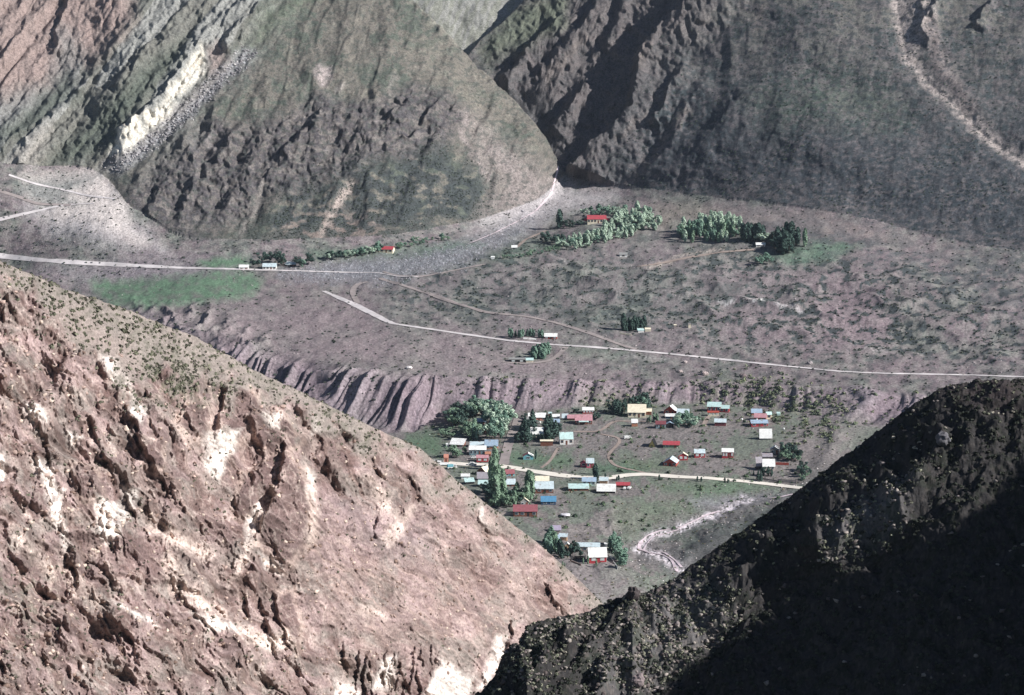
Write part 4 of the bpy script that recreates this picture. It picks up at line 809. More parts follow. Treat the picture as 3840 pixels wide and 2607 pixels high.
    if side:      # differently painted right-hand wall boarding
        s_ = MB(); s_.box(x1 + .02, x1 + .08, .05, d - .05, -.3, hm - .05); s_.build('side_cladding', M(side), root)
    n = win; sl_ = wm / (n + (1 if door else 0)) if n + door else wm
    idx = 0; wh = min(hm * .42, 1.3); ww = min(sl_ * .5, 1.5); zb = hm * .38
    slots = list(range(n + (1 if door else 0))); dslot = len(slots) // 2 if door else -1
    for s_i in slots:
        cx_ = x0 + sl_ * (s_i + .5)
        if s_i == dslot:
            q = MB(); dw_ = min(.9, sl_ * .5); q.box(cx_ - dw_ / 2, cx_ + dw_ / 2, -.06, .04, 0, min(hm * .82, 2.1)); q.build('door', M('brown' if wall not in ('brown', 'brick') else 'dark'), root)
        else:
            q = MB(); q.box(cx_ - ww / 2 - .12, cx_ + ww / 2 + .12, -.07, .03, zb - .12, zb + wh + .12); fr = q.build('window', M('white' if wall not in ('white', 'cream') else 'tan'), root)
            q = MB(); q.box(cx_ - ww / 2, cx_ + ww / 2, -.10, -.02, zb, zb + wh); q.build('pane', M(winc), fr)
    if chim:
        q = MB(); q.box(x1 * .4, x1 * .4 + .5, d * .55, d * .55 + .5, hm, hm + ri + .9); q.build('chimney', M('grey'), root)
    if porch:
        q = MB(); pw = wm * .6; q.slab((-pw / 2, -1.8, hm * .78), (pw / 2, -1.8, hm * .78), (pw / 2, -.02, hm * .95), (-pw / 2, -.02, hm * .95), .08); pc = q.build('porch_roof', M(porch), root)
        for sx in (-1, 1):
            q = MB(); q.box(sx * pw / 2 - .06 - sx * .1, sx * pw / 2 + .06 - sx * .1, -1.75, -1.63, -.5, hm * .76); q.build('post', M('palewood'), root)
    return root
Hs = house
# --- upper left, among the willows
Hs('small cream roofed cabin high up in the grey green willow grove', 1789, 1560, 20, 10, 9, 'gx', 0, 'wood', 'cream', 0)
Hs('little low shed with a pale roof left of the willow grove', 1725, 1585, 22, 6, 6, 'sh', 0, 'wood', 'aqua', 0, False, name='shed', cat='shed')
Hs('grey house with a pale blue roof in the middle of the willow grove', 1806, 1597, 30, 16, 12, 'sh', 8, 'grey', 'blueroof', 1)
Hs('narrow dark roofed hut with an orange front inside the willow grove', 1815, 1627, 18, 18, 8, 'gx', 0, 'orange', 'darkblue', 0, True, name='hut', cat='hut')
Hs('tiny turquoise hut on the slope right of the willow grove', 1914, 1564, 12, 6, 5, 'sh', 0, 'turq', 'aqua', 0, False, name='hut', cat='hut')
Hs('long white roofed building at the left edge of the village', 1712, 1676, 52, 7, 22, 'sh', -14, 'brown', 'white', 2, depth=5)
Hs('small white hut beside the end of the long white roofed building', 1677, 1676, 9, 6, 4, 'sh', 0, 'white', 'white', 0, False, name='hut', cat='hut')
Hs('silver roofed house touching the back of the grey blue walled house', 1788, 1678, 50, 8, 13, 'gx', 0, 'brown', 'silver', 0)
Hs('large house with grey blue walls and a white tin roof', 1791, 1708, 62, 22, 15, 'gx', 0, 'greyblue', 'white', 3)
Hs('house with rust patched pale blue roof and orange wall by the dirt track', 1842, 1684, 48, 13, 22, 'gx', -4, 'orange', 'blueroof', 1)
Hs('small shed with an orange roof tucked behind the red two windowed house', 1830, 1712, 20, 8, 8, 'sh', 0, 'brown', 'orange', 0, False, name='shed', cat='shed')
Hs('red house with two round white windows left of the poplars', 1809, 1733, 43, 16, 11, 'gx', 0, 'red', 'pinkroof', 2, False, winc='pane')
Hs('tall narrow salmon and white hut near the left slope', 1673, 1737, 16, 22, 12, 'gx', 0, 'salmon', 'salmon', 0, name='hut', cat='hut')
Hs('low white roadside shed nearest the rocky slope', 1640, 1741, 26, 5, 5, 'sh', 0, 'white', 'white', 0, False, name='shed', cat='shed')
Hs('long low white shed beside the road end', 1668, 1752, 32, 7, 7, 'sh', 0, 'cream', 'white', 0, False, name='shed', cat='shed')
Hs('house with a broad cream roof and dark gable end below the road', 1806, 1781, 40, 14, 26, 'gy', -38, 'brown', 'cream', 1, False, depth=8, rise=2.0)
Hs('house with a faded violet grey roof beside the tall poplars', 1812, 1802, 44, 9, 22, 'gx', 0, 'brown', 'greyroof', 2)
Hs('long white green roofed shed above the dark tree shadow', 1817, 1826, 46, 11, 15, 'gx', 0, 'wood', 'aqua', 0, False, name='shed', cat='shed')
Hs('white flat roofed hut just above the near rocky slope', 1745, 1796, 30, 4, 9, 'sh', 0, 'white', 'white', 0, False, name='hut', cat='hut')
Hs('turquoise white carport with its shaded opening painted dark by the rocky slope', 1762, 1816, 34, 9, 13, 'sh', 12, 'dark', 'aqua', 0, False, name='carport', cat='carport')  # no opening is cut: the dark wall colour stands for the shade inside
Hs('turquoise walled house with a dull red roof just under the road', 1911, 1786, 36, 11, 15, 'gx', 10, 'turq', 'barnroof', 1, side='aqua')
Hs('small silver roofed house with a white side wall below the turquoise one', 1914, 1824, 36, 10, 18, 'gx', 5, 'brown', 'silver', 0, side='white')
Hs('narrow white upright shed standing between two tall poplars', 1873, 1795, 9, 18, 5, 'sh', 0, 'white', 'white', 0, False, name='shed', cat='shed')
# --- upper middle
Hs('long white roofed building at the foot of the terrace scarp', 2014, 1578, 64, 13, 17, 'gx', 0, 'salmon', 'white', 3)
Hs('low red and white fronted house beside the top of the dirt track', 1980, 1586, 32, 13, 8, 'sh', 0, 'red', 'grey', 2, winc='pane')
Hs('tiny pale shed right of the long white roofed building', 2063, 1560, 12, 5, 6, 'sh', 0, 'wood', 'aqua', 0, False, name='shed', cat='shed')
Hs('small white roofed shed above the grey roofed house', 2085, 1571, 26, 5, 9, 'gx', 0, 'grey', 'white', 0, False, name='shed', cat='shed')
Hs('grey roofed dark walled house with tanks above the dark conifers', 2080, 1596, 36, 13, 12, 'gx', 0, 'darkblue', 'blueroof', 1)
Hs('small house with a pale silver roof left of the big pink roofed one', 2119, 1574, 22, 7, 14, 'gx', 0, 'grey', 'silver', 0, False)
Hs('salmon and white roofed annexe joined to the big pink roofed house', 2144, 1576, 30, 8, 12, 'gx', 0, 'brown', 'pinkroof', 0, False, name='annexe', cat='annexe')
Hs('big barn like house with a faded pink red tin roof', 2189, 1592, 62, 16, 22, 'gx', 0, 'brown', 'pinkroof', 2, porch='aqua')
Hs('bright red house with a row of white windows behind the pink roof', 2206, 1551, 42, 13, 11, 'gx', 0, 'red', 'white', 4, False, winc='pane')
Hs('cream white house half hidden in the dark conifers', 2014, 1640, 46, 14, 24, 'gx', 0, 'cream', 'white', 1, False)
Hs('white cottage with pale tin roof and dark centre door above the path', 2125, 1668, 50, 22, 26, 'gx', 5, 'white', 'aqua', 2, True, side='white', pr=.15)
Hs('open fronted brown shed framed with cream beams under the conifers', 2050, 1673, 46, 19, 4, 'sh', 0, 'brown', 'cream', 0, False, name='shed', cat='shed')
Hs('small turquoise house with half dark red half white roof', 1981, 1724, 38, 13, 14, 'gy', 0, 'turq', 'barnroof', 1, False, rside='white')
Hs('tiny pink gabled hut beside the silver roofed red house', 2188, 1752, 22, 16, 9, 'gy', 0, 'pink', 'maroon', 1, False, name='hut', cat='hut')
Hs('silver roofed red and pink house above the bend of the road', 2213, 1756, 27, 22, 16, 'gx', 0, 'pink', 'silver', 1)
# --- below the road
Hs('cream roofed salmon walled house behind the long silver roofed one', 2031, 1812, 54, 9, 17, 'gx', 0, 'salmon', 'cream', 2, False)
Hs('long house with a wide silver tin roof and white gable end', 2033, 1850, 84, 18, 27, 'gx', 0, 'brown', 'silver', 3, side='white')
Hs('blue house with two white roof panels', 2057, 1893, 54, 13, 19, 'gx', 0, 'darkblue', 'blue', 2, False)
Hs('small gabled grey cottage with a cream roof above the barn', 1968, 1897, 32, 16, 17, 'gy', 8, 'grey', 'cream', 1, rside='cream')
Hs('tiny white hut with a dark roof edge beside the poplar', 1960, 1862, 12, 16, 10, 'gx', 0, 'brown', 'white', 0, False, name='hut', cat='hut')
Hs('long barn with dull red roof and brown plank front', 1970, 1938, 88, 21, 24, 'gx', 0, 'brown', 'barnroof', 3, True, name='barn', cat='barn', side='palewood')
Hs('silver roofed white and blue house directly below the road', 2209, 1822, 50, 17, 15, 'gx', -3, 'aqua', 'blueroof', 2, side='white')
Hs('long narrow house with a green silver roof', 2170, 1841, 74, 9, 17, 'gx', 0, 'brown', 'aqua', 0, side='cream')
Hs('small tan shed with silver roof and white side next to the road', 2264, 1816, 30, 15, 12, 'gx', -6, 'tan', 'silver', 0, False, name='shed', cat='shed', side='white')
Hs('low house with bright white roof and white end wall at the terrace lip', 2273, 1851, 68, 10, 26, 'gx', -4, 'dark', 'white', 0, side='white')
Hs('low building with a red roof beside two white tanks', 2336, 1829, 50, 8, 11, 'gx', -4, 'brown', 'redroof', 0)
# --- upper right
Hs('cream house with wide cream roof and row of windows', 2388, 1566, 66, 21, 30, 'gx', -4, 'cream', 'cream', 3, True, chim=True)
Hs('brown walled wing on the right of the cream roofed house', 2425, 1556, 34, 14, 10, 'gx', -6, 'brown', 'cream', 0, False, name='annexe', cat='annexe')
Hs('tiny orange brown hut with a white roof in front of the cream house', 2380, 1600, 22, 16, 13, 'gx', 0, 'orange', 'white', 0, False, name='hut', cat='hut')
Hs('red chalet with a steep silver blue gabled roof', 2512, 1552, 44, 12, 24, 'gy', -22, 'brick', 'blueroof', 1, rside='white')
Hs('brown wing with silver roof on the right of the red chalet', 2561, 1560, 44, 12, 15, 'gx', -6, 'brown', 'silver', 0, side='white', name='annexe', cat='annexe')
Hs('low white roofed lean to in front of the red chalet', 2518, 1571, 42, 9, 10, 'sh', -2, 'darkblue', 'white', 0, name='annexe', cat='annexe')
Hs('grey turquoise house with a small red roof among bushy trees', 2478, 1607, 36, 17, 12, 'gx', 0, 'greyblue', 'maroon', 2)
Hs('pale blue arched roofed shed among the bushy trees', 2512, 1603, 26, 13, 9, 'gy', 0, 'dark', 'blueroof', 0, False, name='shed', cat='shed')
Hs('big two storey red house with stepped pale tin roof', 2678, 1546, 50, 22, 17, 'gx', -8, 'red', 'aqua', 3, False)
Hs('lower red wing with a pale roof beside the two storey red house', 2716, 1547, 34, 16, 12, 'gx', -12, 'red', 'aqua', 2, False, name='annexe', cat='annexe')
Hs('cream ground floor porch below the two storey red house', 2675, 1561, 40, 14, 2, 'sh', 0, 'cream', 'brick', 3, False, winc='pane', name='porch', cat='porch', depth=2)
Hs('small maroon shed with pale sloping roof below the big red house', 2701, 1598, 42, 15, 13, 'gx', -6, 'maroon', 'silver', 0, False, name='shed', cat='shed')
Hs('orange walled house with a blue tin roof behind the pink roofed one', 2838, 1557, 38, 10, 14, 'gx', 0, 'orange', 'blueroof', 1, False)
Hs('red house with a sloping pink roof in the right hand cluster', 2851, 1577, 44, 12, 15, 'gx', -8, 'red', 'pinkroof', 2)
Hs('narrow cream house with pale roof against the yellow bushes', 2884, 1572, 20, 18, 10, 'gx', 8, 'cream', 'aqua', 1, False)
Hs('tiny turquoise roofed hut inside the yellow green bushes', 2920, 1560, 12, 6, 6, 'sh', 0, 'aqua', 'aqua', 0, False, name='hut', cat='hut')
Hs('red and grey walled house with pale blue roof lowest of its cluster', 2849, 1600, 62, 13, 13, 'gx', 4, 'red', 'blueroof', 2)
Hs('grey walled house with a big white roof pierced by a dark dormer', 2872, 1649, 42, 11, 30, 'gx', 0, 'grey', 'white', 1, False, pr=.9)
Hs('black sided A frame cabin with a yellow front', 2445, 1677, 26, 6, 30, 'af', -14, 'yellow', 'black', 0, True, depth=5, name='cabin', cat='cabin', rise=2.6)
Hs('grey green house with bright red roof and dark doorway', 2517, 1681, 60, 13, 14, 'gx', -6, 'green', 'redroof', 1)
Hs('red cabin with a thick cream roof right of the grey blue gabled one', 2562, 1727, 34, 18, 14, 'gy', 0, 'red', 'cream', 2, False, winc='pane')
Hs('red cabin with pale tin roof and a white round dish in front', 2624, 1717, 38, 19, 14, 'gx', 0, 'red', 'silver', 2, False, winc='pane')
Hs('two storey red cabin with white roof standing alone on the slope', 2729, 1719, 42, 25, 13, 'gx', -4, 'red', 'white', 3, True, winc='pane')
Hs('brick brown cabin with a wide silver blue gable roof', 2512, 1749, 48, 14, 20, 'gy', -14, 'brick', 'blueroof', 2, rside='silver', depth=7)
Hs('grey cabin with a blue white gable roof left of dark trees', 2905, 1704, 32, 19, 15, 'gy', -10, 'grey', 'blueroof', 1, rside='white')
Hs('low grey stone hut roof just behind the white roofed one', 2879, 1722, 36, 6, 12, 'sh', 0, 'stone', 'greyroof', 0, False, name='hut', cat='hut')
Hs('house with a tall bright white roof above clipped shrubs', 2883, 1766, 44, 19, 26, 'gx', 0, 'palewood', 'white', 2)
Hs('brown weathered shed beside the tall white roof', 2848, 1760, 22, 14, 30, 'sh', 6, 'dark', 'greyroof', 0, False, name='shed', cat='shed')
# --- lower compound
Hs('bright crimson house with a large white tin roof and white trim', 2242, 2111, 66, 25, 33, 'gx', 5, 'red', 'white', 2, False, winc='pane', side='white', pr=.35)
Hs('long low house with crooked pale roof behind the crimson house', 2204, 2070, 88, 20, 14, 'gx', -3, 'stone', 'silver', 3)
Hs('low hut with a pointed white roof left of the crooked roof', 2128, 2058, 24, 9, 15, 'gy', 0, 'tan', 'white', 0, False, name='hut', cat='hut')
Hs('hut with a blue grey roof and cream front above the left poplars', 2084, 2036, 28, 14, 16, 'gx', 8, 'cream', 'blueroof', 0, False, name='hut', cat='hut')
Hs('brown walled shed with a slanting silver roof uphill of the crimson house', 2110, 2026, 30, 13, 11, 'sh', -10, 'tan', 'silver', 0, False, name='shed', cat='shed')
Hs('roof of a low pinkish ruin highest above the crimson house', 2084, 1998, 36, 5, 15, 'sh', 0, 'stone', 'violet', 0, False, name='ruin', cat='ruin')
Hs('small white upright hut behind the crimson house', 2272, 2054, 11, 12, 6, 'sh', 0, 'white', 'white', 0, False, name='hut', cat='hut')
# --- terrace
TG = 'buildings scattered on the upper terrace'
Hs('white arched roofed shed at the end of the green field', 914, 1010, 34, 8, 10, 'gx', 0, 'white', 'white', 1, group=TG, name='shed', cat='shed')
Hs('white farmhouse with silver roof beside the upper road', 1010, 1011, 50, 11, 14, 'gx', 0, 'white', 'silver', 3, group=TG)
Hs('low silver roofed house with dark front between round trees', 1090, 1000, 38, 9, 10, 'gx', 0, 'dark', 'silver', 1, group=TG)
Hs('cream house with a sloping red roof at the foot of the far mountain', 1440, 947, 66, 12, 13, 'gx', -8, 'cream', 'redroof', 3, True, group=TG)
Hs('large red roofed lodge with white walls in the pale poplar grove', 2238, 838, 70, 16, 17, 'gx', 0, 'cream', 'redroof', 5, True, chim=True, group=TG, name='lodge', cat='lodge', depth=9)
Hs('red roofed left wing of the lodge', 2204, 836, 24, 9, 9, 'gx', 0, 'cream', 'redroof', 1, False, group=TG, name='annexe', cat='annexe')
Hs('red roofed right wing of the lodge half behind the trees', 2272, 834, 24, 8, 9, 'gx', -10, 'cream', 'redroof', 1, False, group=TG, name='annexe', cat='annexe')
Hs('small white and grey hut on the open terrace below the lodge', 2338, 964, 28, 9, 9, 'sh', 0, 'white', 'grey', 1, False, group=TG, name='hut', cat='hut')
Hs('white roofed shed at the corner of the dark poplars', 2853, 926, 34, 8, 9, 'gx', 0, 'white', 'white', 1, group=TG, name='shed', cat='shed')
Hs('red walled house with a white roof by the main road', 2065, 1272, 46, 10, 13, 'gx', -4, 'brick', 'white', 2, winc='pane', group=TG)
Hs('long dark shed with patched white roof below the main road', 1940, 1360, 62, 12, 6, 'sh', 0, 'dark', 'grey', 2, False, winc='pane', group=TG, name='shed', cat='shed')
Hs('pale end building of the dark shed below the main road', 1986, 1360, 26, 10, 8, 'gx', 0, 'cream', 'aqua', 0, False, group=TG, name='shed', cat='shed')
Hs('small white hut right under the row of dark poplars', 2404, 1247, 22, 5, 8, 'sh', 8, 'white', 'aqua', 0, False, group=TG, name='hut', cat='hut')
Hs('small cream hut just past the right end of the poplar row', 2430, 1243, 20, 5, 6, 'sh', 0, 'cream', 'cream', 0, False, group=TG, name='hut', cat='hut')
Hs('left of two small pale stone ruins right of the poplar row', 2532, 1232, 9, 12, 3, 'sh', 0, 'stone', 'cream', 0, False, group=TG, name='ruin', cat='ruin')
Hs('right of two small pale stone ruins right of the poplar row', 2586, 1231, 9, 14, 3, 'sh', 0, 'cream', 'stone', 0, False, group=TG, name='ruin', cat='ruin')
Hs('small pale hut on the green strip left of the lodge grove', 1929, 934, 20, 6, 8, 'gx', 0, 'grey', 'white', 0, False, group=TG, name='hut', cat='hut')
Hs('tiny white hut at the left end of the row of green shrubs', 1848, 972, 13, 5, 5, 'sh', 0, 'white', 'white', 0, False, group=TG, name='hut', cat='hut')
# ================================================================== VEHICLES, TANKS, FENCES
def vehicle(label, u, v, rz, colr, truck=False, bed='turq', sc=1.0):
    p = vhit(u / 3.75, v / 3.75)
    root = empty('truck' if truck else 'parked_car', (p[0], p[1], p[2] + .1), rz, label, 'truck' if truck else 'car', 'vehicles parked in the village'); root.scale = (sc,) * 3
    L = 5.2 if truck else 4.3; b = MB(); prof = [(-L / 2, .35), (-L / 2, .95), (-L / 2 + .2, 1.0), (L / 2 - .1, .9), (L / 2, .8), (L / 2, .35)]
    for y in (-.85, .85): b.quad(*([(x, y, z) for x, z in (prof if y < 0 else prof[::-1])]))
    for i in range(len(prof)): a, c_ = prof[i], prof[(i + 1) % len(prof)]; b.quad((a[0], -.85, a[1]), (a[0], .85, a[1]), (c_[0], .85, c_[1]), (c_[0], -.85, c_[1]))
    b.build('body', M(colr), root)
    c = MB(); ca = [(-1.5, 1.0), (-1.2, 1.5), (.5, 1.5), (1.1, .98)] if not truck else [(.6, 1.0), (.7, 2.0), (1.9, 2.0), (2.3, 1.0)]
    for y in (-.75, .75): c.quad(*([(x, y, z) for x, z in (ca if y < 0 else ca[::-1])]))
    for i in range(3): a, c_ = ca[i], ca[i + 1]; c.quad((a[0], -.75, a[1]), (a[0], .75, a[1]), (c_[0], .75, c_[1]), (c_[0], -.75, c_[1]))
    c.build('cab', M(colr), root)
    w_ = MB(); w_.box(ca[0][0] + .45, ca[3][0] - .6, -.79, .79, 1.08, ca[1][1] - .1); w_.build('window', M('glass'), root)
    if truck: q = MB(); q.box(-2.5, .5, -.95, .95, .95, 2.1); q.build('cargo_box', M(bed), root)
    for x in (-1.35, 1.35):
        for y in (-.8, .8):
            q = MB(); q.tube((x, y - .12, .36), (x, y + .12, .36), .36, .36, 12); i = len(q.v) - 24; q.f.append(tuple(i + k for k in range(12))[::-1]); q.build('wheel', M('tyre'), root)
vehicle('white truck with a turquoise load at the left end of the village road', 1695, 1757, 20, 'white', True, 'turq', .95)
vehicle('white pickup standing alone beside the path below the cream house', 2354, 1646, 12, 'white', True, 'white', .75)
vehicle('white car on the verge below the red two windowed house', 1772, 1745, 0, 'white')
vehicle('white car beside the large grey blue walled house', 1778, 1720, 10, 'white', sc=.8)
vehicle('left of two white cars under the red roofed building', 2343, 1835, 80, 'white', sc=.7); vehicle('right of two white cars under the red roofed building', 2360, 1834, 70, 'white', sc=.8)
def tank(label, u, v, r):
    p = vhit(u / 3.75, v / 3.75); root = empty('water_tank', p, 0, label, 'water tank', 'white water tanks'); b = MB(); n = 14
    for i, (a, z) in enumerate(((.0, .5), (.75, .5), (1, .8), (1, 1.6), (.7, 2.1), (.2, 2.3))):
        for k in range(n): b.v.append((a * r * math.cos(6.2832 * k / n), a * r * math.sin(6.2832 * k / n), z * r))
    for i in range(5):
        for k in range(n): b.f.append((i * n + k, i * n + (k + 1) % n, (i + 1) * n + (k + 1) % n, (i + 1) * n + k))
    b.f.append(tuple(5 * n + k for k in range(n))); b.build('tank_body', M('white'), root); s_ = MB()
    for x, y in ((-.5, -.5), (.5, -.5), (.5, .5), (-.5, .5)): s_.tube((x * r, y * r, -.5), (x * r, y * r, .55 * r), .08, .08)
    s_.build('stand', M('grey'), root)
tank('white round tank by the right hand red cluster', 2782, 1577, .55); tank('white round tank in front of the red cabin', 2629, 1715, .7); tank('white round tank among the dark conifers', 2060, 1592, .55)
tank('white tank beside the blue roofed house in the right cluster', 2838, 1578, .5); tank('white tank above the conifers near the long white roof', 2025, 1588, .5); tank('small white tank on a stand right of the white dormer roof', 2939, 1612, .5)
def fence(label, a, b_, hm, mat, panel=True, name='fence', th=.08):
    p = vhit(a[0] / 3.75, a[1] / 3.75); q = vhit(b_[0] / 3.75, b_[1] / 3.75); root = empty(name, p, 0, label, 'wall' if 'wall' in name else 'fence', None)
    d = Vector(q) - Vector(p); L = d.length; n = max(3, int(L / 2.2)); mb = MB(); xd = d.normalized(); nr_ = Vector((-xd.y, xd.x, 0)).normalized() * th
    if panel:
        for z0, z1 in ((.0, hm * .95),) if 'wall' in name else ((.15, hm * .45), (hm * .5, hm * .9)):
            for s_ in (1,):
                c = [tuple(Vector((0, 0, z0)) - nr_), tuple(d + Vector((0, 0, z0)) - nr_), tuple(d + Vector((0, 0, z1)) - nr_), tuple(Vector((0, 0, z1)) - nr_), tuple(Vector((0, 0, z0)) + nr_), tuple(d + Vector((0, 0, z0)) + nr_), tuple(d + Vector((0, 0, z1)) + nr_), tuple(Vector((0, 0, z1)) + nr_)]
                i = len(mb.v); mb.v += c
                for f in ((0, 1, 2, 3), (7, 6, 5, 4), (3, 2, 6, 7), (0, 3, 7, 4), (1, 5, 6, 2)): mb.f.append(tuple(i + k for k in f))
    mb.build('panel', M(mat), root)
    for k in range(n + 1):
        g_ = d * (k / n); s_ = MB(); s_.box(g_.x - .1, g_.x + .1, g_.y - .1, g_.y + .1, g_.z - 1.2, g_.z + hm); s_.build('post', M(mat), root)
fence('pale plank fence at the right end of the village road', (2917, 1808), (2988, 1813), 1.9, 'palewood')
fence('low faded plank fence left of the pale one beside the road', (2860, 1798), (2915, 1807), .9, 'stone')
fence('slanting white fence right of the crimson house', (2288, 2090), (2316, 2136), 1.1, 'white')
fence('long cream rail fence left of the crimson house', (2140, 2100), (2196, 2096), 1.6, 'dark'); fence('brown log fence below the crimson house yard', (2138, 2106), (2178, 2122), .8, 'wood')
fence('brown beam fence right of the tall white roof', (2909, 1743), (2957, 1745), 1.4, 'brick'); fence('low wall left of the long red roofed barn', (1868, 1932), (1924, 1931), 1.3, 'palewood', name='wall', th=.15)
fence('low white wall in front of the small poplars by the main road', (1962, 1271), (2010, 1274), .9, 'white', name='wall', th=.15); fence('low cream wall left of the poplar row', (2325, 1252), (2368, 1258), .8, 'cream', name='wall', th=.15)
# ================================================================== VEGETATION
def leaf_mat(name, rgb, var=.35):
    m = flat_mat(name, rgb, .8, var, .8, spec=.15); return m
def quads(cen, nrm, size, asp=1.3):
    """leaf sprays: small quads at centres with given normals"""
    n = len(cen); nrm = nrm / (np.linalg.norm(nrm, axis=1)[:, None] + 1e-9); a = np.cross(nrm, rng.normal(size=(n, 3))); a /= np.linalg.norm(a, axis=1)[:, None] + 1e-9; b = np.cross(nrm, a)
    s = (size if np.ndim(size) else np.full(n, size))[:, None] * .5
    V = np.stack([cen - a * s - b * s * asp, cen + a * s - b * s * .6 * asp, cen + a * s * .7 + b * s * asp, cen - a * s * .8 + b * s * asp * .7], 1)
    return V.reshape(-1, 3), np.arange(4 * n).reshape(-1, 4)
def crown(kind, n, size, seed):
    r_ = np.random.default_rng(seed); z = r_.random(n)
    an = r_.random(n) * 2 * np.pi
    if kind == 'poplar': rad = .13 * np.sin(np.pi * np.clip(z * .93 + .05, 0, 1)) ** .55 * (1 + .3 * np.sin(3 * an + 9 * z + seed)); zz = .06 + z * .94; q = r_.random(n) ** .4
    elif kind == 'conifer': rad = .26 * (1 - z) ** .8 * (1 + .25 * np.sin(40 * z + an)); zz = .08 + z * .92; q = r_.random(n) ** .5
    else:
        lob = r_.integers(0, 9, n); lc = np.random.default_rng(seed + 5).normal(size=(9, 3)) * [.17, .17, .15] + [0, 0, .6]; d = r_.normal(size=(n, 3)); d /= np.linalg.norm(d, axis=1)[:, None]
        rr = (.12 + .08 * ((lob * 7) % 5) / 5)[:, None] * (r_.random((n, 1)) ** .35); c = lc[lob] + d * rr * [1, 1, .95]; nn = d + r_.normal(size=(n, 3)) * .5; c[:, 2] = np.clip(c[:, 2], .12, 1.05)
        return c, nn
    c = np.stack([rad * q * np.cos(an), rad * q * np.sin(an), zz], -1); nn = np.stack([np.cos(an), np.sin(an), np.full(n, .35)], -1) + r_.normal(size=(n, 3)) * .5
    return c, nn
m_bark = flat_mat('bark', (92, 80, 70), .95, .2, 2)
PROTO = {}
def proto(kind, colkey, mat, n=850, size=.058):
    L = []
    for k in range(3):
        c, nn = crown(kind, n, size, 11 * k + len(PROTO)); V, F = quads(c, nn, size * (0.7 + .6 * rng.random(n)))
        me = np_mesh('crown', V, F, False); me.materials.append(mat)
        t = MB(); t.tube((0, 0, -.06), (.01, 0, .5), .022, .012); t.tube((.01, 0, .5), (0, .01, .85), .012, .004)
        for q in range(4 if kind == 'broad' else 2):
            a = q * 1.7 + k; t.tube((0, 0, .28 + .07 * q), (.17 * math.cos(a), .17 * math.sin(a), .55 + .05 * q), .01, .003)
        tm = bpy.data.meshes.new('trunk'); tm.from_pydata(t.v, [], t.f); tm.materials.append(m_bark); L.append((tm, me))
    PROTO[(kind, colkey)] = L
lm = dict(pale=leaf_mat('pale_foliage', (176, 194, 174)), mid=leaf_mat('green_foliage', (128, 152, 128)), dark=leaf_mat('dark_foliage', (72, 92, 84)), blue=leaf_mat('blue_green_foliage', (122, 150, 132)), yell=leaf_mat('yellow_green_foliage', (146, 148, 96)))
for kd in ('poplar', 'broad'):
    for ck in ('pale', 'mid', 'dark', 'blue'): proto(kd, ck, lm[ck])
proto('conifer', 'dark', lm['dark'])
NT = [0]
def tree(u, v, hpx, kind, ck, label, group, wide=1.0, name=None):
    p = vhit(u / 3.75, v / 3.75)
    if p is None or p[1] > 2100: return
    h = hpx * mpp(p) * rng.uniform(.85, 1.12); tm, cm = PROTO[(kind, ck)][NT[0] % 3]; NT[0] += 1
    nm = name or {'poplar': 'poplar_tree', 'conifer': 'conifer_tree', 'broad': 'tree'}[kind]
    r = empty(nm, (p[0], p[1], p[2] - .1), rng.uniform(0, 360), label, name or 'tree', group); r.scale = (h * wide, h * wide, h)
    for n_, me in (('trunk', tm), ('crown', cm)):
        o = bpy.data.objects.new(n_, me); COL.objects.link(o); o.parent = r
def grove(poly, n, hpx, kinds, label, group, wide=1.0, mind=5, name=None):
    xs = [p[0] for p in poly]; ys = [p[1] for p in poly]; got = []; tries = 0
    while len(got) < n and tries < n * 60:
        tries += 1; x = rng.uniform(min(xs), max(xs)); y = rng.uniform(min(ys), max(ys))
        if not inpoly(np.array([x]), np.array([y]), poly)[0]: continue
        if any((x - a) ** 2 + ((y - b) * 2.2) ** 2 < mind ** 2 for a, b in got): continue
        got.append((x, y)); k, c, hh = kinds[int(rng.integers(len(kinds)))]; tree(x, y, hh * rng.uniform(.85, 1.15), k, c, label, group, wide, name)
# lodge grove
grove([(2087, 925), (2154, 900), (2250, 872), (2300, 850), (2330, 800), (2430, 796), (2478, 838), (2455, 872), (2333, 900), (2199, 934), (2087, 938)], 112, 34, [('poplar', 'pale', 40), ('broad', 'pale', 30), ('poplar', 'pale', 32), ('broad', 'blue', 28)], 'pale grey green tree in the grove in front of the red roofed lodge', 'pale trees of the lodge grove', 1.5, 9)
grove([(2180, 800), (2320, 790), (2400, 795), (2380, 812), (2300, 815), (2190, 812)], 22, 26, [('broad', 'blue', 28), ('broad', 'pale', 26)], 'blue green tree behind the red roofed lodge', 'trees behind the lodge', 1.2, 10)
grove([(2110, 850), (2190, 835), (2195, 846), (2120, 862)], 9, 20, [('broad', 'dark', 22)], 'dark low tree between the tall poplar and the lodge', 'dark trees left of the lodge', 1.2, 9)
tree(2098, 856, 72, 'poplar', 'dark', 'single tall dark poplar left of the lodge', None, 1.3)
grove([(2030, 900), (2110, 900), (2110, 918), (2040, 915)], 8, 34, [('broad', 'dark', 36)], 'dark round tree at the left end of the lodge grove', 'dark trees at the left end of the grove', 1.2, 12)
grove([(1885, 968), (1960, 955), (2090, 925), (2100, 940), (2000, 962), (1890, 978)], 30, 14, [('broad', 'mid', 16), ('broad', 'blue', 14)], 'low green bush in the row running down from the lodge grove', 'row of green bushes', 1.3, 8, 'bush')
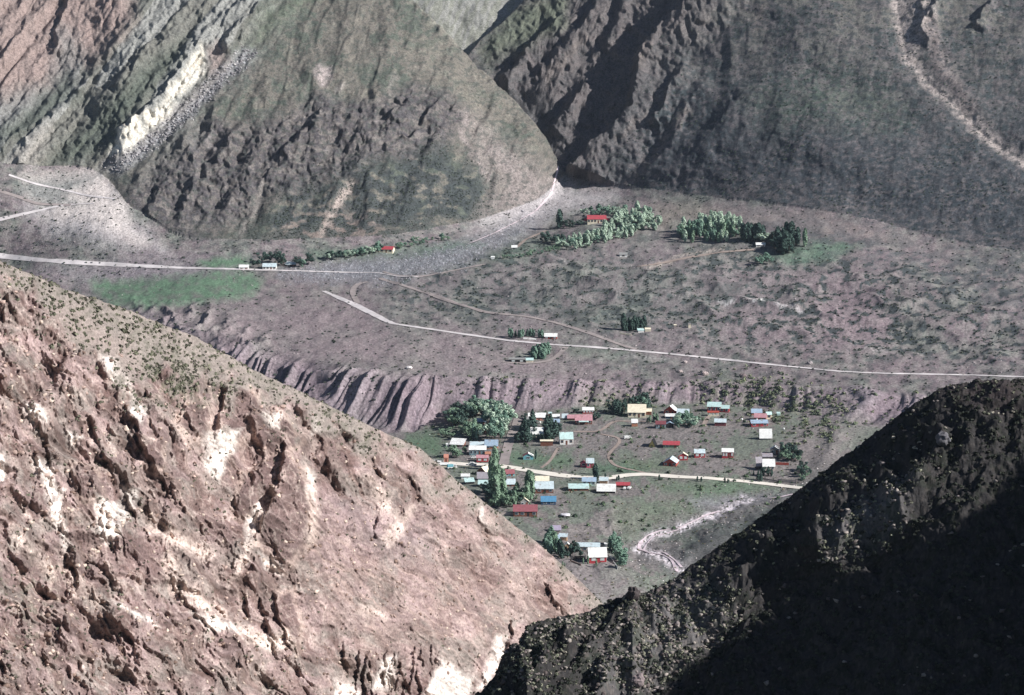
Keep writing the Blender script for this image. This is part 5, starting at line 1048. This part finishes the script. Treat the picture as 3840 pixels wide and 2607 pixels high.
# second grove
grove([(2525, 885), (2570, 862), (2640, 845), (2760, 855), (2790, 880), (2740, 908), (2560, 912)], 56, 40, [('poplar', 'pale', 54), ('poplar', 'blue', 46), ('broad', 'blue', 34), ('poplar', 'mid', 44)], 'slender blue green poplar in the right hand grove', 'poplars of the right hand grove', 1.3, 10)
grove([(2600, 825), (2690, 822), (2780, 840), (2770, 855), (2640, 850)], 26, 30, [('poplar', 'pale', 36), ('broad', 'pale', 32)], 'pale poplar on the back edge of the right hand grove', 'pale back poplars of the right grove', 1.5, 10)
grove([(2785, 890), (2850, 900), (2870, 905), (2780, 908)], 9, 50, [('poplar', 'dark', 60)], 'dark upright poplar in the middle of the right hand grove', 'dark middle poplars', 1.3, 11)
for x, y in ((2845, 892), (2868, 898), (2858, 908), (2835, 905)): tree(x, y, 36, 'broad', 'pale', 'pale rounded willow between the dark poplars', 'pale willows of the right grove', 1.5)
grove([(2880, 905), (2960, 880), (3000, 905), (2985, 940), (2940, 962), (2900, 938)], 34, 50, [('poplar', 'dark', 62), ('broad', 'dark', 40), ('poplar', 'dark', 56), ('broad', 'blue', 34)], 'dark tree at the right end of the right hand grove', 'dark trees of the right grove', 1.35, 11)
tree(3018, 925, 74, 'poplar', 'mid', 'single thin poplar right of the dark grove', None, .9)
grove([(2835, 985), (2890, 970), (2900, 990), (2840, 1000)], 8, 24, [('broad', 'blue', 30)], 'small blue green tree below the white roofed shed', 'trees below the white shed', 1.2, 12)
# farm row
for i, (x, y, h, k) in enumerate([(945, 1003, 34, 'dark'), (968, 1002, 30, 'dark'), (985, 985, 40, 'dark'), (1010, 985, 46, 'dark'), (1035, 990, 56, 'dark'), (1055, 995, 52, 'dark'), (1062, 1000, 38, 'dark'), (1122, 1002, 48, 'dark'), (1138, 1003, 34, 'blue'), (1157, 992, 48, 'dark'), (1170, 992, 38, 'dark')]):
    tree(x, y, h, 'broad', k, 'round dark tree around the farm beside the upper road', 'dark farm trees', 1.15)
grove([(1225, 972), (1400, 945), (1420, 935), (1425, 950), (1300, 972), (1228, 978)], 24, 30, [('broad', 'dark', 34), ('broad', 'pale', 28), ('broad', 'blue', 30)], 'tree in the row left of the red roofed house under the mountain', 'row of trees under the mountain', 1.2, 9)
grove([(1480, 930), (1560, 905), (1620, 900), (1700, 895), (1690, 903), (1560, 925), (1490, 940)], 18, 16, [('broad', 'mid', 18), ('broad', 'blue', 20)], 'small green tree right of the red roofed house under the mountain', 'small trees under the mountain', 1.3, 10, 'bush')  # small trees, named as bushes
for i in range(9): tree(2340 + i * 9.6 + (i == 0) * -2, 1242 + (i % 2) * 1.5 - i * .8, [62, 44, 58, 50, 54, 48, 50, 42, 48][i], 'poplar', 'dark', 'dark columnar poplar in the short row above the main road', 'row of dark poplars', 1.15)
grove([(1908, 1262), (1960, 1258), (2035, 1256), (2035, 1268), (1915, 1268)], 14, 26, [('poplar', 'blue', 30), ('conifer', 'dark', 26)], 'small spiky tree behind the house by the main road', 'small trees by the main road', 1.3, 7)
grove([(1985, 1340), (2030, 1325), (2078, 1330), (2075, 1348), (2010, 1352)], 12, 38, [('poplar', 'blue', 42), ('conifer', 'dark', 32)], 'blue green poplar beside the dark shed under the main road', 'trees under the main road', 1.5, 9)
# village
W_ = 'tall grey green willow in the grove at the upper left of the village'
grove([(1690, 1575), (1730, 1548), (1775, 1540), (1775, 1570), (1750, 1600), (1720, 1612), (1690, 1600)], 14, 56, [('broad', 'dark', 56), ('broad', 'mid', 60)], 'dark tree on the left side of the willow grove', 'dark trees of the willow grove', 1.1, 13)
grove([(1740, 1545), (1850, 1530), (1900, 1545), (1918, 1570), (1890, 1560), (1780, 1556)], 16, 50, [('broad', 'pale', 52), ('broad', 'blue', 50)], 'pale willow along the back of the upper left grove', 'pale back willows', 1.2, 13)
grove([(1828, 1590), (1915, 1575), (1912, 1610), (1890, 1650), (1850, 1660), (1832, 1640)], 22, 70, [('broad', 'pale', 74), ('poplar', 'blue', 70), ('broad', 'blue', 66)], W_, 'tall willows of the village grove', 1.0, 13)
grove([(1745, 1610), (1780, 1590), (1795, 1600), (1800, 1655), (1760, 1655), (1742, 1640)], 12, 52, [('poplar', 'mid', 60), ('broad', 'mid', 50), ('poplar', 'blue', 60)], 'narrow green tree in the lower part of the willow grove', 'narrow trees of the willow grove', 1.1, 12)
grove([(1650, 1620), (1735, 1600), (1735, 1645), (1660, 1650)], 12, 18, [('broad', 'mid', 20)], 'low green shrub on the slope left of the willow grove', 'shrubs left of the grove', 1.4, 14, 'bush')
for x, y, h in ((1690, 1712, 40), (1702, 1716, 44), (1712, 1710, 38), (1722, 1716, 34), (1740, 1700, 30), (1700, 1690, 30)): tree(x, y, h, 'broad', 'mid', 'green tree in the gardens at the left edge of the village', 'garden trees at the left', 1.1)
grove([(1945, 1660), (1960, 1610), (1985, 1600), (2000, 1603), (1990, 1640), (1985, 1660)], 12, 46, [('conifer', 'dark', 60), ('broad', 'dark', 46)], 'dark conifer left of the cream white house', 'dark conifers on the left of the house', 1.2, 11)
grove([(2040, 1610), (2090, 1600), (2100, 1650), (2085, 1660), (2045, 1658)], 14, 44, [('conifer', 'dark', 54), ('poplar', 'dark', 52), ('broad', 'dark', 40)], 'dark conifer right of the cream white house', 'dark conifers on the right of the house', 1.2, 11)
for x, y in ((1993, 1645), (2004, 1650), (2018, 1648), (2032, 1650), (1975, 1652)): tree(x, y, 26, 'conifer', 'dark', 'small dark conifer in front of the cream white house', 'conifers before the house', 1.4)
for x, y, h in ((1958, 1568, 14), (1972, 1562, 14), (1995, 1556, 16), (2150, 1550, 24), (2162, 1548, 20), (2235, 1574, 34), (2242, 1570, 26)): tree(x, y, h, 'broad', 'dark', 'dark round bush at the foot of the scarp by the pink roofed house', 'round bushes under the scarp', 1.5, 'bush')
grove([(2295, 1545), (2345, 1535), (2350, 1560), (2300, 1560)], 9, 44, [('broad', 'dark', 48), ('conifer', 'dark', 50)], 'dark tree left of the big cream house', 'dark trees left of the cream house', 1.2, 12)
grove([(2355, 1528), (2430, 1520), (2430, 1530), (2360, 1534)], 9, 44, [('conifer', 'dark', 46), ('broad', 'dark', 44), ('broad', 'blue', 40)], 'dark tree behind the big cream house', 'dark trees behind the cream house', 1.25, 11)
grove([(2430, 1590), (2462, 1560), (2470, 1575), (2465, 1600)], 7, 30, [('poplar', 'mid', 32), ('broad', 'dark', 24)], 'bushy tree left of the red chalet', 'trees left of the chalet', 1.2, 10)
grove([(2540, 1575), (2590, 1570), (2620, 1590), (2600, 1610), (2545, 1606), (2530, 1590)], 16, 34, [('broad', 'blue', 36), ('broad', 'pale', 34)], 'grey green bushy tree in front of the red chalet', 'bushy trees before the chalet', 1.2, 11)
grove([(2930, 1700), (2985, 1700), (3005, 1745), (2960, 1745), (2930, 1725)], 14, 40, [('broad', 'dark', 42), ('poplar', 'dark', 44), ('broad', 'mid', 36)], 'dark tree right of the grey cabin', 'dark trees right of the grey cabin', 1.2, 11)
grove([(2862, 1782), (2905, 1782), (2905, 1788), (2862, 1788)], 6, 30, [('broad', 'dark', 32), ('poplar', 'dark', 30)], 'clipped dark shrub in front of the tall white roof', 'shrubs before the white roof', 1.1, 6, 'bush')
grove([(2985, 1760), (3030, 1760), (3040, 1800), (2990, 1825)], 10, 28, [('broad', 'dark', 30), ('broad', 'mid', 26)], 'dark tree at the right end of the village by the fence', 'trees by the pale fence', 1.2, 12)
for x, y, h in ((2843, 1800, 44), (2853, 1806, 40), (2826, 1782, 20), (2795, 1800, 14)): tree(x, y, h, 'conifer', 'dark', 'thin dark conifer beside the brown weathered shed', 'conifers by the brown shed', .8)
for x, y, h, wd in ((1852, 1886, 186, .8), (1862, 1900, 150, .8), (1886, 1890, 140, .8), (1842, 1850, 130, .7), (1872, 1860, 120, .7)): tree(x, y, h, 'poplar', 'mid', 'very tall poplar at the lower left of the village', 'very tall village poplars', wd * .95)
for x, y, h in ((1982, 1866, 112), (1992, 1874, 104), (1978, 1880, 84)): tree(x, y, h, 'poplar', 'mid', 'tall poplar left of the long silver roofed house', 'poplars left of the silver roof', 1.0)
grove([(1835, 1890), (1860, 1875), (1960, 1870), (1962, 1890), (1930, 1905), (1850, 1905)], 22, 52, [('broad', 'mid', 54), ('broad', 'dark', 50), ('poplar', 'mid', 60)], 'bushy tree at the foot of the tall village poplars', 'bushy trees under the poplars', 1.15, 12)
grove([(1800, 1840), (1835, 1835), (1848, 1880), (1830, 1892)], 8, 34, [('broad', 'dark', 36)], 'dark shaded tree beside the near rocky slope', 'shaded trees by the slope', 1.2, 11)
for x, y, h in ((2232, 1800, 66), (2238, 1806, 56), (2228, 1780, 44)): tree(x, y, h, 'poplar', 'dark', 'dark thin tree by the road next to the silver and blue roof', 'dark roadside trees', 1.0)
for x, y in ((2320, 1800), (2313, 1802), (2472, 1796), (2615, 1803), (2630, 1806), (2718, 1809), (2730, 1811), (2270, 1792)): tree(x, y, 18, 'poplar', 'dark', 'small dark sapling along the lower edge of the road', 'saplings along the road', 1.4, 'sapling')
tree(2009, 1722, 38, 'poplar', 'dark', 'thin dark cypress right of the small turquoise house', None, .8)
for x, y, h in ((1855, 1760, 90), (1862, 1752, 70)): tree(x, y, h, 'poplar', 'mid', 'slim poplar beside the red two windowed house', 'slim poplars by the red house', .9)
# lower compound
grove([(2040, 2055), (2062, 2030), (2075, 2040), (2095, 2085), (2070, 2095), (2045, 2075)], 14, 62, [('poplar', 'blue', 66), ('poplar', 'mid', 60)], 'blue green poplar left of the crimson house compound', 'poplars left of the crimson house', 1.3, 10)
for x, y, h in ((2100, 2088, 74), (2108, 2095, 60), (2140, 2080, 52), (2148, 2086, 44), (2156, 2072, 40), (2172, 2090, 34), (2130, 2092, 34), (2118, 2080, 30)): tree(x, y, h, 'poplar' if h > 50 else 'broad', 'dark', 'dark tree in the yard left of the crimson house', 'yard trees of the crimson house', 1.2)
for x, y, h in ((2236, 2124, 36), (2205, 2116, 34), (2187, 2116, 24), (2110, 2126, 22), (2118, 2124, 18)): tree(x, y, h, 'poplar', 'mid', 'small sapling in front of the crimson house', 'saplings of the crimson house', .9, 'sapling')
grove([(2285, 2055), (2300, 2045), (2325, 2075), (2345, 2110), (2350, 2135), (2325, 2135), (2310, 2095)], 20, 52, [('poplar', 'blue', 56), ('broad', 'blue', 44)], 'blue green tree in the belt right of the crimson house', 'tree belt right of the crimson house', 1.25, 9)
print('trees', NT[0])
# ------------------------------------------------------------------ scrub and stones nobody could count
def sample(P, prob, n, seed):
    r_ = np.random.default_rng(seed); p = np.clip(prob, 0, None).ravel().astype(np.float64); p /= p.sum(); i = r_.choice(len(p), n, p=p); nc, nr = prob.shape
    c, r2 = i // nr, i % nr; c2 = np.clip(c + 1, 0, nc - 1); r3 = np.clip(r2 + 1, 0, nr - 1); a = r_.random((n, 1)); b = r_.random((n, 1)) * (1 - a)
    return P[c, r2] * (1 - a - b) + P[c2, r2] * a + P[c, r3] * b
def scrub(name, cen, rad, k, cols, flat=.75, lsz=.75, seed=1, label=None, cat='shrubs', mat=None):
    global rng
    n = len(cen); r_ = np.random.default_rng(seed); d = r_.normal(size=(n, k, 3)); d /= np.linalg.norm(d, axis=2)[..., None]; d[..., 2] = np.abs(d[..., 2])
    q = r_.random((n, k, 1)) ** .4; c = cen[:, None] + d * q * rad[:, None, None] * np.array([1, 1, flat]); nn = d + r_.normal(size=d.shape) * .35
    V, F = quads(c.reshape(-1, 3), nn.reshape(-1, 3), np.repeat(rad * lsz, k) * (.7 + .6 * r_.random(n * k)))
    cc = s2l(np.array(cols)[r_.integers(0, len(cols), n)]) * (.8 + .4 * r_.random((n, 1))); cv = np.repeat(cc, k * 4, axis=0) * np.repeat(.8 + .4 * r_.random((n * k, 1)), 4, axis=0)
    o = link(name, np_mesh(name, V, F, False, cv), mat, kind='stuff', label=label, cat=cat); return o
mat_leafcol = ground_mat('scrub_leaves', .6, .25, 0, 1)
r0 = np.random.default_rng(3)
GV_U, GV_V = GU, GV
inf = ((GV_U > -20) & (GV_U < 1044) & (GV_V > -10)).astype(np.float32)
p = isV * (wsc > .5) * inf * (1 - rivM) * (1 - gAM) * np.clip(sstep(-.15, .35, pnM) * (.35 + hummockM) ** 1 * 1.2 + .02, 0, 2)
scrub('scrub', sample(PV, p, 7000, 5), r0.uniform(.35, .95, 7000), 7, [(74, 82, 74), (84, 88, 78), (66, 74, 68)], .7, .9, 5, 'low dark scrub dotted over the upper terrace', mat=mat_leafcol)
p = isM1 * inf * (GV_V > 30) * np.clip(.01 + .9 * sstep(-.2, .2, dknM) * dkM, 0, 2) * (1 - crmM) * (1 - redM)
scrub('scrub', sample(PV, p, 2600, 6), r0.uniform(.3, .7, 2600), 7, [(78, 84, 72), (70, 78, 72)], .7, .9, 6, 'low dark scrub on the central mountain', mat=mat_leafcol)
p = isM2 * inf * (1 - M2r * .6) * (.25 + sstep(-.1, .4, g3M))
scrub('scrub', sample(PV, p, 3500, 7), r0.uniform(.35, .8, 3500), 7, [(66, 78, 72), (76, 86, 74)], .7, .9, 7, 'low dark scrub on the right hand mountain', mat=mat_leafcol)
p = isV * (wsc < .02) * inf * (GV_V < 640)
scrub('scrub', sample(PV, p, 4200, 8), r0.uniform(.25, .7, 4200), 8, [(92, 98, 74), (104, 108, 84), (74, 80, 68), (120, 112, 96)], .7, .8, 8, 'small green and brown scrub on the village floor', mat=mat_leafcol)
p = (yshM + ysh2M) * isV * sstep(-.3, .5, fbm(GU / 9, GV / 9, 405, 3)) * (.4 + .6 * (GV_U > 735)) + .03 * scarpM * (GV_U > 440)
scrub('scrub', sample(PV, p, 950, 9), r0.uniform(.5, 1.3, 950), 16, [(132, 138, 110), (118, 124, 102), (100, 110, 90), (86, 94, 80)], 1.1, .6, 9, 'yellow green bushes on the scarp above the village', mat=mat_leafcol)
infL = ((UL > -20) & (VL < 720) & (dL > -1)).astype(np.float32)
p = infL * (1 - lip) * (.4 + sstep(0, .4, fbm(UL / 10, VL / 6, 401, 3)) + 2.2 * gbush)
scrub('scrub', sample(PL, p, 1500, 10), r0.uniform(.18, .6, 1500), 12, [(112, 112, 94), (96, 98, 82), (104, 102, 90)], .8, .7, 10, 'small olive shrubs on the scree band of the left slope', mat=mat_leafcol)
p = infL * lip * sstep(.1, .5, fbm(UL / 18, VL / 18, 402, 3))
scrub('scrub', sample(PL, p, 900, 11), r0.uniform(.15, .5, 900), 10, [(104, 104, 88), (96, 92, 82)], .7, .7, 11, 'sparse shrubs among the rocks of the left slope', mat=mat_leafcol)
infR = ((UR < 1044) & (VR < 720) & (dR > -2)).astype(np.float32)
cl = sstep(-.2, .45, fbm(UR / 16, VR / 12, 403, 3))
p = infR * (.15 + cl)
litAll = np.clip(litCR + litAR + litBR, 0, 1); scrub('scrub', sample(PR, p, 4500, 12), r0.uniform(.10, .42, 4500), 16, [(60, 64, 56), (52, 56, 50), (68, 70, 62)], .9, .6, 12, 'scrub covering the shaded slope at the right', mat=mat_leafcol)  # dark leaf colours carry part of the slope's shade
scrub('scrub', sample(PR, infR * (litAll + .35 * np.exp(-((dR - 5) / 8) ** 2)) * (.25 + cl), 1500, 14), r0.uniform(.12, .36, 1500), 18, [(142, 142, 124), (124, 126, 108), (152, 146, 134), (108, 110, 94)], .9, .55, 14, 'scrub painted in pale sunlit tones along the upper edge of the shaded slope', mat=mat_leafcol)  # paler leaf colours than the main scrub, painting sunlight into the lit strips
def stones(name, cen, rad, cols, seed, label, sink=.25):
    r_ = np.random.default_rng(seed); n = len(cen)
    base = np.array([(1, 1, 1), (1, 1, -1), (1, -1, 1), (1, -1, -1), (-1, 1, 1), (-1, 1, -1), (-1, -1, 1), (-1, -1, -1), (1.5, 0, 0), (-1.5, 0, 0), (0, 1.5, 0), (0, -1.5, 0), (0, 0, 1.5), (0, 0, -1.5)]) * .65
    Fb = []
    for f, ctr in (((0, 2, 3, 1), 8), ((4, 5, 7, 6), 9), ((0, 1, 5, 4), 10), ((2, 6, 7, 3), 11), ((0, 4, 6, 2), 12), ((1, 3, 7, 5), 13)):
        for k in range(4): Fb.append((f[k], f[(k + 1) % 4], ctr))
    Fb = np.array(Fb); V = base[None] * (1 + .35 * r_.normal(size=(n, 14, 1))) ; sc = rad[:, None, None] * np.stack([r_.uniform(.8, 1.4, n), r_.uniform(.7, 1.2, n), r_.uniform(.5, .95, n)], -1)[:, None]
    V = V * sc; a = r_.random(n) * 6.28; ca, sa_ = np.cos(a)[:, None], np.sin(a)[:, None]; x = V[..., 0] * ca - V[..., 1] * sa_; y = V[..., 0] * sa_ + V[..., 1] * ca
    V = np.stack([x, y, V[..., 2]], -1) + cen[:, None] + np.array([0, 0, 1]) * rad[:, None, None] * sink; F = (Fb[None] + (np.arange(n) * 14)[:, None, None]).reshape(-1, 3)
    cc = s2l(np.array(cols)[r_.integers(0, len(cols), n)]) * (.8 + .4 * r_.random((n, 1)))
    return link(name, np_mesh(name, V.reshape(-1, 3), F, False, np.repeat(cc, 14, axis=0)), mat_near, kind='stuff', label=label, cat='stones')
p = isV * (wsc < .02) * inf * (GV_U > 425) * (GV_U < 800) * (GV_V > 400) * (GV_V < 530) * (.15 + sstep(0, .3, fbm(GU / 12, GV / 6, 407, 3)))
scrub('garden_shrubs', sample(PV, p, 260, 13), r0.uniform(.5, 1.3, 260), 30, [(86, 104, 80), (104, 120, 94), (70, 86, 70)], 1.2, .5, 13, 'low garden shrubs and weeds between the village houses', mat=mat_leafcol)
stones('stones', sample(PV, rubM * isM1, 700, 21), r0.uniform(.25, .9, 700), [(148, 144, 146), (124, 120, 122), (176, 172, 170)], 21, 'pale boulders filling the gully below the cream cliffs')
stones('stones', sample(PV, isV * rivM * inf, 2400, 22), r0.uniform(.15, .45, 2400), [(150, 148, 154), (120, 118, 124), (172, 170, 174)], 22, 'grey stones of the dry river fan')
stones('stones', sample(PV, isV * (wsc < .02) * inf * (.2 + strM * 6), 1300, 23), r0.uniform(.12, .4, 1300), [(186, 178, 176), (140, 130, 126)], 23, 'pale stones along the stream and village slope')
stones('stones', sample(PV, isV * (wsc > .5) * inf, 1500, 24), r0.uniform(.2, .5, 1500), [(160, 150, 150), (130, 120, 118)], 24, 'stones scattered on the upper terrace')
stones('stones', sample(PR, infR * (.03 + litAll), 1000, 25), r0.uniform(.08, .35, 1000), [(120, 112, 110), (96, 88, 86), (140, 132, 126)], 25, 'stones on the shaded slope at the right')
stones('stones', sample(PL, infL * lip, 1500, 26), r0.uniform(.12, .5, 1500), [(170, 148, 138), (130, 110, 100), (196, 178, 164)], 26, 'loose blocks on the left rocky slope')
def boulder(label, u, v, r, cc, grid='V', zs=.7):
    p = vhit(u / 3.75, v / 3.75) if grid == 'V' else hit(tR, PR, u / 3.75, v / 3.75, zR, YR)
    if p is None: return
    import bmesh
    bm = bmesh.new(); bmesh.ops.create_icosphere(bm, subdivisions=3, radius=r)
    for w in bm.verts:
        q = np.array(w.co) / r; n_ = float(fbm(np.array([q[0] * 1.3 + u]), np.array([q[1] * 1.3 + q[2] * 1.7]), 9, 3)[0]); w.co = w.co * (1 + .28 * n_); w.co.z *= zs
    me = bpy.data.meshes.new('boulder'); bm.to_mesh(me); bm.free(); o = link('boulder', me, flat_mat('boulder_stone', cc, .95, .3, 1.2, spec=.1), label=label, cat='boulder', group='single boulders'); o.location = (p[0], p[1], p[2] + r * .3)
boulder('large pale boulder on the terrace edge above the stepped roofed red house', 2642, 1406, 2.2, (164, 150, 146)); boulder('pale boulder near the terrace edge left of the largest one', 2568, 1360, 1.3, (176, 164, 160))
boulder('pair of dark boulders on the terrace edge above the yellow bushes', 2786, 1414, 2.0, (120, 108, 108)); boulder('white capped boulder above the right end of the main road', 3037, 1364, 1.6, (160, 152, 152))
boulder('pale boulder below the terrace edge dip', 2550, 1396, 1.4, (168, 156, 152)); boulder('white flat slab lying in the grass below the blue house', 2120, 1936, 2.3, (206, 202, 206), zs=.25)
boulder('white boulder at the left rim of the terrace above the scarp', 1534, 1383, 1.8, (222, 216, 212), zs=.5)
boulder('grey boulder high on the shaded slope', 3535, 1653, .95, (104, 102, 106), 'R', 1.1); boulder('round boulder at the foot of the shaded slope', 2390, 2560, 1.0, (130, 118, 118), 'R', .9); boulder('dark pointed rock standing on the slope crest', 2376, 2236, .8, (70, 64, 64), 'R', 1.3)
# ------------------------------------------------------------------ thin mountain air
hz = MB(); AP = [a.reshape(-1, 3) for a in (PV, PL, PR, OC)]; lo = np.min([a.min(0) for a in AP], 0); hi = np.max([a.max(0) for a in AP], 0); hi = np.maximum(hi, [0, 0, CAMZ])
hz.box(float(lo[0]) - 60, float(hi[0]) + 60, -60, float(hi[1]) + 60, float(lo[2]) - 1, float(hi[2]) + 8)
mh = bpy.data.materials.new('haze_air'); mh.use_nodes = True; nn_ = mh.node_tree.nodes
for n_ in list(nn_):
    if n_.type == 'BSDF_PRINCIPLED': nn_.remove(n_)
pv = nn_.new('ShaderNodeVolumePrincipled'); pv.inputs['Density'].default_value = .000022; pv.inputs['Color'].default_value = (.72, .82, 1, 1); pv.inputs['Anisotropy'].default_value = .2
mh.node_tree.links.new(pv.outputs[0], nn_['Material Output'].inputs['Volume'])
hzo = hz.build('haze', mh, None, kind='stuff', label='thin bluish air lying over the whole valley', cat='haze')
